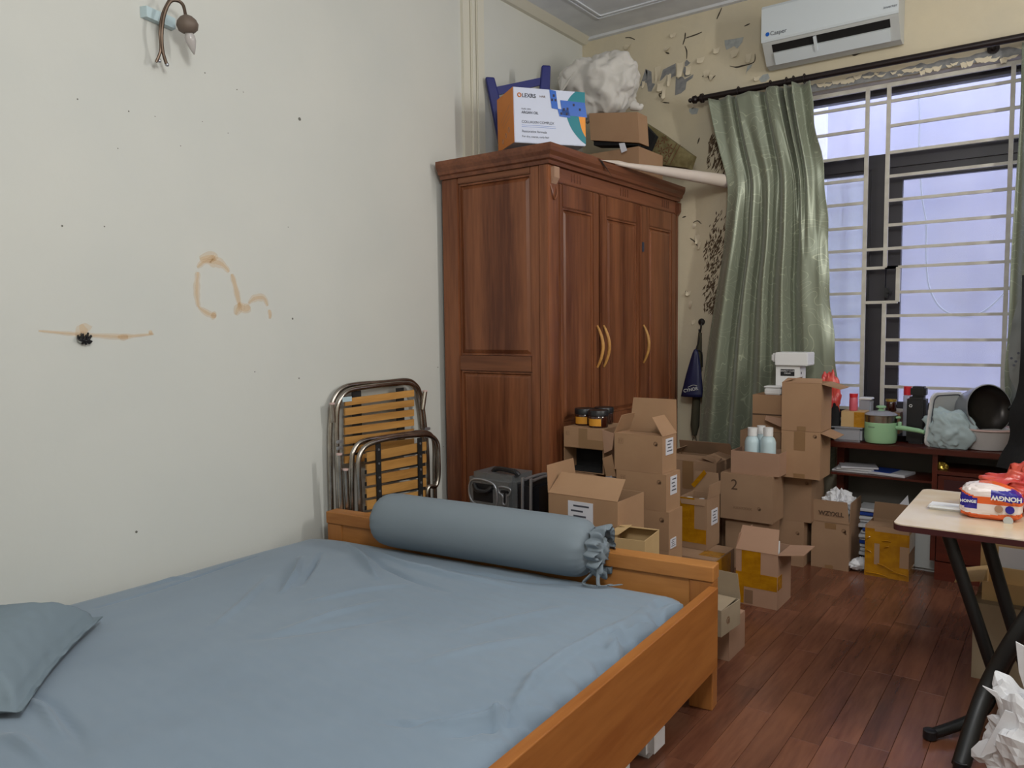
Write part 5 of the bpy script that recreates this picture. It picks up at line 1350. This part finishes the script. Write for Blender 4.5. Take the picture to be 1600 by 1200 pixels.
for j in range(NV):
    for i in range(NU): l = (i+1) % NU; fs.append((j*NU+i, j*NU+l, (j+1)*NU+l, (j+1)*NU+i))
fs += [tuple(range(NU)), tuple(NV*NU+i for i in range(NU-1, -1, -1))]
fixn(obj('cover', vs, fs, M['bolster'], bo, True))
for (c_, dr, fs_) in ((bA-axb*.012, -1, .55), (bB+axb*.035, 1, 1.0)):
    vs = []; fs = []; NV2 = 12; NU2 = 120
    for j in range(NV2+1):
        f = j/NV2
        for i in range(NU2):
            a = 2*PI*i/NU2
            rr = .088*(1-f)**.5*.4*fs_+(.050+.028*f)*fs_ + (.012*math.sin(a*13)+.006*math.sin(a*29+1))*(.3+f)
            q = c_+axb*dr*fs_*(.006+.05*f+.008*math.sin(a*11))+(a1*math.cos(a)+a2*math.sin(a))*rr; q.z = max(q.z, mz+.004); vs.append(q)
    for j in range(NV2):
        for i in range(NU2): l = (i+1) % NU2; fs.append((j*NU2+i, j*NU2+l, (j+1)*NU2+l, (j+1)*NU2+i))
    fixn(obj('ruffle', vs, fs, M['bolster'], bo, True))
    vs, fs = blob(c_+axb*dr*.012, (.05, .05, .06), 40, .25, 5, .2, 5); obj('gathered_end', vs, fs, M['bolster'], bo, True)
e = bB+axb*.06
for k, pts in enumerate([[e+Vector((-.01, -.03, -.02)), e+Vector((.02, -.06, -.06)), e+Vector((.03, -.07, -.115)), e+Vector((.06, -.03, -.116))], [e+Vector((-.01, -.03, -.02)), e+Vector((.0, -.06, -.07)), e+Vector((-.03, -.08, -.116)), e+Vector((.05, -.06, -.115)), e+Vector((.09, -.01, -.116))]]):
    P = curve_pts(pts, 6); vs = []; fs = []
    for i, p in enumerate(P):
        vs += [p+Vector((0, 0, .005)), p+Vector((.010, .010, .003)), p+Vector((.010, .010, .0)), p]
        if i: b = 4*i; fs += [(b-4, b, b+1, b-3), (b-3, b+1, b+2, b-2), (b-2, b+2, b+3, b-1), (b-1, b+3, b, b-4)]
    obj('tie', vs, fs, M['bolster'], bo, True)
# pillow at the lower left
pc = Vector((-2.600, 1.235, 0)); d1 = Vector((.74, -.67, 0)).normalized(); d2 = Vector((-.67, -.74, 0)).normalized()
pl = thing('pillow', 'blue-grey pillow with a flanged edge at the near left of the bed', 'pillow', pc+d1*.33+d2*.2+Vector((0, 0, mz)))
PW, PH, TH, FLG = .66, .40, .20, .022
for side in (1, -1):
    vs = []; fs = []; n = 56
    for j in range(n+1):
        for i in range(n+1):
            s, t_ = i/n, j/n
            e_ = min(min(s, 1-s)*PW, min(t_, 1-t_)*PH)
            pin = .02*math.sin(PI*s)*(1 if t_ < .5 else -1)*abs(t_-.5)*2; pin2 = .02*math.sin(PI*t_)*(1 if s < .5 else -1)*abs(s-.5)*2
            k = max(0, e_-FLG); u_ = min(1, k/.17); puff = TH/2*(1-(1-u_)**2.2)
            q = pc+d1*(s*PW+pin2)+d2*(t_*PH+pin)
            wob = .004*noise.noise(Vector((s*14, t_*14, 2)))+(.0015*math.sin((s+t_)*40) if e_ < .05 else 0)*(1-u_)
            z = mz+.045+puff+wob if side == 1 else max(mz+.005, mz+.042-puff*.8)
            q.z = z - (.02 if e_ < FLG else 0)
            if q.z < mz+.005: q.z = mz+.005
            if q.x < XL+.004: q.x = XL+.004
            vs.append(q)
    for j in range(n):
        for i in range(n):
            a = j*(n+1)+i; fs.append((a, a+1, a+n+2, a+n+1) if side == -1 else (a, a+n+1, a+n+2, a+1))
    obj('top_cover' if side == 1 else 'under_cover', vs, fs, M['pillow'], pl, True)
# something pale under the bed
tag(MB().bbox((-1.16, 2.18, 0), (-1.05, 2.30, .10), .02).build('shoe_box', M['whitep']), 'small pale box on the floor under the bed near the post', 'box')
tag(MB().bbox((-1.17, 1.95, 0), (-1.06, 2.08, .09), .03).build('white_bundle', M['whitep'], smooth=True), 'white bundle on the floor under the bed, nearer the camera', 'bundle')

# ================================================================ FOLDED CAMP BED
cb = thing('folding_bed', 'folded steel-tube camp bed with wooden slats leaning against the left wall', 'folding bed', (-2.88, 2.85, 0))
def loop(xp, pix, zlow, name, rad=.0125, close=None):
    P = [at(u, v, x=xp) for u, v in pix]
    a, b = P[0].copy(), P[-1].copy(); a.z = zlow; b.z = zlow
    pts = [a]+P+[b]; MB().tube(curve_pts(pts, 6), rad, 10).build(name, M['steel'], cb, smooth=True)
loop(-2.955, [(516, 720), (517, 650), (522, 622), (536, 606), (560, 600), (600, 597), (634, 594), (648, 600), (656, 614), (662, 650), (668, 720)], .05, 'outer_tube')
loop(-2.925, [(527, 720), (526, 660), (529, 630), (542, 612), (565, 606), (605, 601), (636, 599), (648, 606), (654, 625), (660, 690)], .05, 'inner_tube')
loop(-2.83, [(550, 790), (550, 720), (553, 704), (565, 690), (600, 683), (640, 677), (662, 675), (675, 682), (679, 700), (679, 750)], .10, 'front_tube')
loop(-2.79, [(562, 775), (560, 735), (562, 712), (575, 695), (610, 685), (650, 680), (672, 681), (683, 692), (685, 715), (685, 745), (680, 760), (668, 766)], .30, 'front_tube')
for (u0, v0, u1, v1, xp) in ((530, 711, 536, 800, -2.84), (540, 735, 548, 800, -2.82), (664, 612, 660, 640, -2.90), (519, 632, 521, 660, -2.93)):
    a, b = at(u0, v0, x=xp), at(u1, v1, x=xp); b.z = b.z if v1 < 780 else .05
    MB().tube([a, b], .013, 10).build('leg_tube', M['steel'], cb, smooth=True)
    MB().lathe([(.0135, 0), (.0145, .002), (.0145, .008), (0, .009)], a, 12, (0, 0, 1), caps=False).build('cap', M['rimpink'], cb, smooth=True)
def slat(xp, u0, v0, u1, v1, hgt):
    a, b = at(u0, v0, x=xp), at(u1, v1, x=xp)
    Mx = Matrix.Translation(a); vs = [a+Vector((0, 0, 0)), b, b+Vector((.010, 0, 0)), a+Vector((.010, 0, 0))]
    MB().hexa([p+Vector((0, 0, -hgt)) for p in vs]+vs).build('slat', M['slat'], cb)
for k in range(7): slat(-2.925, 537, 623+15.0*k, 645, 609+15.2*k, .036)
for k in range(6): slat(-2.81, 571, 707+18.8*k, 664, 690+18.8*k, .046)
for (xp, u, va, vb, w_) in ((-2.935, 556, 610, 720, .030), (-2.935, 624, 606, 700, .028), (-2.796, 590, 693, 800, .016), (-2.796, 655, 684, 780, .016)):
    a, b = at(u, va, x=xp), at(u, vb, x=xp)
    MB().box((xp, a.y-w_, b.z), (xp+.006, a.y+w_, a.z)).build('strap', M['strawf'], cb)
    if xp > -2.9:
        for k in range(5): MB().lathe([(.006, 0), (.006, .003)], (xp+.006, a.y, a.z-.03-k*.07), 8, (1, 0, 0)).build('rivet', M['satin'], cb)
for k in range(5):
    a = at(571, 716+18.8*k, x=-2.80); b = at(664, 702+18.8*k, x=-2.80)
    MB().hexa([a+Vector((-.006, 0, -.02)), b+Vector((-.006, 0, -.02)), b+Vector((-.002, 0, -.02)), a+Vector((-.002, 0, -.02)), a+Vector((-.006, 0, 0)), b+Vector((-.006, 0, 0)), b+Vector((-.002, 0, 0)), a+Vector((-.002, 0, 0))]).build('dark_band', M['strawf'], cb)
for (u, v) in ((531, 690), (531, 700), (531, 712), (668, 670), (670, 682)):
    p = at(u, v, x=-2.90); MB().bbox(p-Vector((.006, .02, .008)), p+Vector((.006, .02, .008)), .003).build('latch_plate', M['satin'], cb)
p = at(545, 624, x=-2.90); MB().box((-2.913, p.y-.03, p.z-.012), (-2.911, p.y+.03, p.z+.012)).build('sticker', M['bottle'], cb)
# ================================================================ SUITCASE
sx0, sx1, sy0, sy1 = -2.56, -2.12, 3.10, 3.34
zl_ = at(790, 745, y=3.10).z
lg = thing('suitcase', 'grey hard-shell suitcase with black ribbed sides standing beside the wardrobe', 'suitcase', ((sx0+sx1)/2, (sy0+sy1)/2, 0))
xm = sx0+(sx1-sx0)*.70
MB().bbox((sx0, sy0, .03), (xm, sy1, zl_), .03, seg=4).build('grey_shell', M['luggrey'], lg, smooth=True)
MB().bbox((xm+.002, sy0+.005, .03), (sx1, sy1-.005, zl_-.008), .03, seg=4).build('black_shell', M['black'], lg, smooth=True)
for k in range(2):
    xx = xm+.055+.05*k
    MB().tube(curve_pts([(xx, sy0+.002, .06), (xx, sy0+.002, zl_-.05), (xx, sy0+.03, zl_-.008), (xx, sy1-.03, zl_-.008), (xx, sy1-.004, zl_-.05)], 5), .008, 8).build('rib', M['satin'], lg, smooth=True)
MB().tube(curve_pts([(sx0+.04, sy0-.002, zl_-.04), (xm-.12, sy0-.002, zl_-.05), (xm-.12, sy0-.002, zl_-.17), (sx0+.04, sy0-.002, zl_-.15)], 6, True), .005, 6, closed=True).build('recess_trim', M['satin'], lg, smooth=True)
MB().bbox((sx0+.045, sy0-.002, zl_-.15), (xm-.125, sy0+.01, zl_-.045), .01).build('recess', M['black'], lg, smooth=True)
MB().tube(curve_pts([(sx0+.06, sy0-.004, zl_-.06), (sx0+.09, sy0-.018, zl_-.085), (xm-.16, sy0-.018, zl_-.085), (xm-.13, sy0-.004, zl_-.06)], 5), .012, 8).build('side_handle', M['black'], lg, smooth=True)
MB().tube(curve_pts([(xm-.085, sy0-.002, zl_-.055), (xm-.02, sy0-.002, zl_-.06), (xm-.025, sy0-.002, zl_-.09), (xm-.04, sy0-.002, zl_-.10), (xm-.045, sy0-.002, zl_-.14), (xm-.065, sy0-.002, zl_-.14), (xm-.068, sy0-.002, zl_-.10), (xm-.09, sy0-.002, zl_-.085)], 5, True), .005, 6, closed=True).build('emblem_trim', M['satin'], lg, smooth=True)
MB().bbox((xm-.06, sy0-.004, zl_-.135), (xm-.05, sy0+.004, zl_-.08), .003).bbox((xm-.08, sy0-.004, zl_-.085), (xm-.03, sy0+.004, zl_-.07), .003).build('emblem', M['black'], lg)
MB().tube(curve_pts([(sx0+.12, sy0+.08, zl_), (sx0+.15, sy0+.08, zl_+.018), (sx0+.27, sy0+.06, zl_+.018), (sx0+.30, sy0+.06, zl_)], 5), .013, 8).build('top_handle', M['black'], lg, smooth=True)
for (x, y) in ((sx0+.05, sy0+.04), (sx1-.05, sy0+.04), (sx0+.05, sy1-.04), (sx1-.05, sy1-.04)):
    MB().lathe([(.022, -.012), (.025, 0), (.022, .012)], (x, y, .025), 16, (1, 0, 0)).build('wheel', M['black'], lg, smooth=True)

# ================================================================ WALL LAMP
def lp(u, v, o=.0): return at(u, v, x=XL+o)
wlm = thing('wall_lamp', 'bronze wall lamp with curved arms and one bare candle bulb on left wall', 'lamp', lp(250, 30))
a, b = lp(224, 17), lp(272, 30)
A = lp(223, 8, .002); 
za, zb2 = lp(225, 9, .02).z, lp(225, 26, .02).z
y0_, y1_ = lp(229, 15, .03).y, lp(274, 28, .03).y
o = MB().hexa([(XL+.001, y0_-.01, zb2), (XL+.03, y0_, zb2), (XL+.03, y1_, zb2-.012), (XL+.001, y1_+.0, zb2-.012), (XL+.001, y0_-.01, za), (XL+.03, y0_, za), (XL+.03, y1_, za-.012), (XL+.001, y1_, za-.012)]); o = fixn(o.build('mount_bar', M['bottle'], wlm)); 
MB().tube(curve_pts([lp(244, 97, .05), lp(251, 78, .06), lp(250, 50, .07), lp(254, 22, .07), (lp(266, -2, .08)), lp(272, -8, .08)], 6), .0055, 8).build('arm', M['bronze'], wlm, smooth=True)
MB().tube(curve_pts([lp(260, 100, .06), lp(254, 78, .065), lp(253, 50, .075), lp(257, 22, .08), lp(266, 3, .09), (lp(277, 1, .10)), lp(286, 8, .11), lp(290, 24, .12)], 6), .0065, 8).build('arm', M['bronze'], wlm, smooth=True)
for q in (lp(249, 95, .05), lp(261, 101, .06)):
    vs, fs = blob(q, (.008, .008, .008), 12, 0, 1); obj('ball_end', vs, fs, M['satin'], wlm, True)
tp = lp(290, 23, .12); bt_ = lp(295, 52, .115); dx = (bt_-tp).normalized(); Lc = (bt_-tp).length
MB().lathe([(.008, 0), (.022, .006), (.036, Lc*.3), (.042, Lc*.55), (.036, Lc*.85), (.022, Lc), (.018, Lc*.9)], tp, 24, dx, caps=False).build('bulb_holder', M['bronzec'], wlm, smooth=True)
MB().lathe([(.014, 0), (.020, .02), (.020, .035), (.012, .06), (.003, .082), (0, .084)], bt_-dx*.005, 20, (dx+Vector((0, .10, 0))).normalized(), caps=False).build('bulb', M['bulb'], wlm, smooth=True)

# ================================================================ FOLDING TABLE
ft = thing('folding_table', 'low folding table with a marbled cream top and black steel legs', 'table', (-.1, 3.25, 0))
zt = .70; tx0, tx1, ty0, ty1 = -.494, .42, 2.925, 3.62
def topm(z0, z1, m, nm, g=0, r=.035):
    pl_ = [(a-.0, b) for a, b in rrect(tx1-tx0-2*g, ty1-ty0-2*g, r)]
    mb = MB().prism([(tx0+g+a, ty0+g+b, z0) for a, b in pl_], (0, 0, z1-z0)); return fixn(mb.build(nm, M[m], ft))
topm(zt-.024, zt-.004, 'maroon', 'edge_band'); topm(zt-.0039, zt, 'marble', 'table_top', .0015)
def legt(pts, m='blackm', r_=.021): MB().tube(curve_pts(pts, 6), r_, 12).build('leg', M[m], ft, smooth=True)
k1 = at(1480, 838, y=3.0); k2 = at(1555, 1056, y=3.0)
d_ = (k2-k1); legt([Vector((k1.x, 3.0, zt-.026)), k2, k1+d_*1.43])
k3 = at(1537, 843, y=3.12); k4 = at(1588, 999, y=3.12); d_ = (k4-k3); legt([Vector((k3.x, 3.12, zt-.026)), k4, k3+d_*1.95])
f1p = at(1501, 1198, z=.012); g1 = at(1540, 1080, y=2.88); g2 = at(1600, 975, y=2.92)
legt([Vector((f1p.x, f1p.y, .014)), g1, g2, Vector((g2.x+.13, 2.97, zt-.026))], r_=.027)
f2p = at(1453, 1149, z=.014); g3 = at(1531, 1116, y=2.97); g4 = at(1562, 1060, y=3.02)
legt([Vector((f2p.x, f2p.y, .016)), g3, g4, at(1600, 1000, y=3.04), Vector((.15, 3.10, zt-.026))], r_=.018)
for p in (Vector((f1p.x, f1p.y, .014)), Vector((f2p.x, f2p.y, .016))): MB().lathe([(.016, -.014), (.022, -.010), (.022, .016), (.016, .02)], p, 14).build('rubber_foot', M['black'], ft, smooth=True)
MB().bbox((k2.x-.01, 2.86, .18), (k2.x+.03, 3.13, .21), .008).build('pivot_bar', M['blackm'], ft)
# power bank
t = thing('power_bank', 'white rounded power bank lying on the folding table', 'power bank', (-.37, 3.27, zt))
MB().bbox((-.425, 3.22, zt+.001), (-.30, 3.30, zt+.017), .007, seg=3).build('body', M['white'], t, smooth=True)
# tissue pack
t0 = at(1497.5, 808.7, z=zt); t1 = at(1598, 820, z=zt)
tp_ = thing('tissue_pack', 'orange, white and blue plastic-wrapped tissue pack on the folding table', 'tissue pack', (t0+t1)/2+Vector((0, .06, 0)))
TW = (t1-t0).length; tu = (t1-t0).normalized(); tn = Vector((-tu.y, tu.x, 0)); TD = .13; THH = .118
NU, NV = 60, 40
def tpos(a, b, c):   # a across, b depth, c height, 0..1 rounded box
    hh = THH*(1-.28*max(0, a-.55)**1.0*1.2*0) 
    return t0+tu*(a*TW)+tn*(b*TD)+Vector((0, 0, c*hh))
vs, fs = blob((0, 0, 0), (1, 1, 1), 128, .05, 3, .03, 17, pw=.45)
out = []
for v in vs:
    a, b, c = v.x*.5+.5, v.y*.5+.5, v.z*.5+.5
    sag = 1-.16*max(0, a-.5)*2 + .06*math.sin(a*PI)
    if c > .6: c = c*sag
    out.append(tpos(a, b, max(0.005, c)))
wp = obj('wrapper', out, fs, M['tissuew'], tp_, True)
# colour areas of the printed film, chosen per face of the wrapper mesh
for k_ in ('tissueo', 'tissueb'): wp.data.materials.append(M[k_])
inv = wp.location + Vector(tp_.location)
for pgn in wp.data.polygons:
    c = Vector(pgn.center)+inv-t0; a = c.dot(tu)/TW; b = c.dot(tn)/TD; h = c.z/THH
    mi = 0
    if h < .16+.16*abs(a-.35): mi = 1
    if .50 < h < .66+.1*a and a > .25: mi = 1
    if h > .80 and b > .40 and a > .28: mi = 1
    if a > .45+.1*(.9-h) and .60 < h < .92 and b < .6: mi = 2
    if a < .30 and .34+.5*max(0, .1-a) < h < .80-.6*a and b < .9: mi = 2
    if .02 < a < .32 and .80-.6*a <= h < .86-.6*a: mi = 1
    pgn.material_index = mi
text('HONGW', M['white'], t0+tu*(TW*.98)-tn*.0125+Vector((0, 0, THH*.80)), -tu, (0, 0, -1), .022, 'lettering', tp_, bold=.001, lift=.006).location.y -= 0.0
text('HONGE', M['white'], t0+tu*(TW*.02)-tn*.004+Vector((0, 0, THH*.52)), tu, (0, 0, 1), .014, 'lettering', tp_, bold=.0005, lift=.006)
for (a, h, w_, m_) in ((.63, .40, .026, 'card3'), (.80, .40, .028, 'tissueb'), (.78, .08, .03, 'acg')):
    c_ = t0+tu*(TW*a)-tn*.006+Vector((0, 0, THH*h)); MB().lathe([(w_/2, 0), (w_/2, .001)], c_, 18, -tn).build('printed_badge', M[m_], tp_)
# red bag behind it
vs, fs = blob((-.06, 3.40, zt+.085), (.23, .12, .085), 90, .35, 2.4, .16, 41, flat=zt+.001)
for v in vs:
    if v.x < -.18: v.z = zt+.03+(v.z-zt-.03)*(.75); 
rbg = tag(obj('plastic_bag', vs, fs, M['pinkbag'], None, True), 'translucent red plastic bag behind the tissue pack on the folding table', 'plastic bag')

# ---- garments at the right edge
rk = thing('clothes_rack', 'black metal clothes rack standing at the right beyond the desk', 'clothes rack', (.15, 4.30, 0))
MB().tube([(-.02, 4.32, 1.62), (.9, 4.32, 1.62)], .012, 10).build('rail', M['blackm'], rk, smooth=True)
for x in (.05, .88): MB().tube([(x, 4.32, 0), (x, 4.32, 1.62)], .012, 10).tube([(x, 4.12, .012), (x, 4.45, .012)], .012, 10).build('upright', M['blackm'], rk, smooth=True)
def garment(pts, y0, m, name, label, depth=.03, cat='clothing'):
    """hanging cloth between an outline's left points and a straight right side; pts are (left x, z)"""
    vs = []; fs = []; NU = 40; NV = 40; zt_, zb_ = pts[0][1], pts[-1][1]
    tab = sorted([(z, x) for x, z in pts])
    for side in (0, 1):
        for j in range(NV+1):
            z = zt_+(zb_-zt_)*j/NV; xl = interp(tab, z)
            for i in range(NU+1):
                s = i/NU; x = xl+(.22-xl)*s
                y = y0+(depth if side else -depth)*math.sin(PI*min(1, s*6+.02)*.5)*(1 if s < .95 else .3)+.022*math.sin(s*16+2*j/NV)+.02*noise.noise(Vector((s*3, j/NV*4, y0)))
                vs.append(Vector((x, y, z)))
    n = (NU+1)*(NV+1)
    for side in (0, 1):
        for j in range(NV):
            for i in range(NU):
                a = side*n+j*(NU+1)+i
                fs.append((a, a+1, a+NU+2, a+NU+1) if side == 0 else (a, a+NU+1, a+NU+2, a+1))
    return tag(obj(name, vs, fs, M[m], None, True), label, cat, None)
def gp(l, y): return [(at(u, v, y=y).x, at(u, v, y=y).z) for u, v in l]
g1o = garment(gp([(1590, 470), (1582, 500), (1577, 530), (1575, 560), (1577, 590), (1584, 604), (1592, 620)], 4.36), 4.36, 'shirt', 'grey_shirt', 'grey shirt with dark dots hanging at the right edge of the window', .012)
garment(gp([(1597, 430), (1594, 560), (1591, 600), (1586, 620), (1577, 640), (1575, 660), (1578, 675), (1575, 692), (1562, 712), (1556, 730)], 4.22), 4.22, 'blackc', 'black_coat', 'black coat hanging at the right edge over the desk end', .03)
for (u, v) in ((1580, 560), (1587, 565), (1584, 571), (1596, 560), (1591, 552)):
    p = at(u, v, y=4.30); MB().lathe([(.006, 0), (.006, .001)], (p.x, 4.315, p.z), 8, (0, -1, 0)).build('printed_dot', M['ink'], g1o)

# ---- white crumpled bag, lower right
t = thing('crumpled_bag', 'crumpled white paper bag on the floor at the lower right by the table legs', 'bag', (-.06, 2.62, 0))
vs, fs = blob((-.055, 2.60, .17), (.12, .09, .165), 60, .55, 2.0, .10, 55, flat=.003)
obj('bag_body', vs, fs, M['whitep'], t, False)
for pts in ([(1535, 1072), (1556, 1090), (1566, 1100), (1558, 1082)], [(1587, 1003), (1600, 1010), (1600, 1075), (1592, 1050)], [(1531, 1183), (1575, 1168), (1600, 1120), (1570, 1110)]):
    fixn(MB().prism([at(u, v, y=2.53) for u, v in pts], (0, .006, 0)).build('bag_corner', M['whitep'], t))
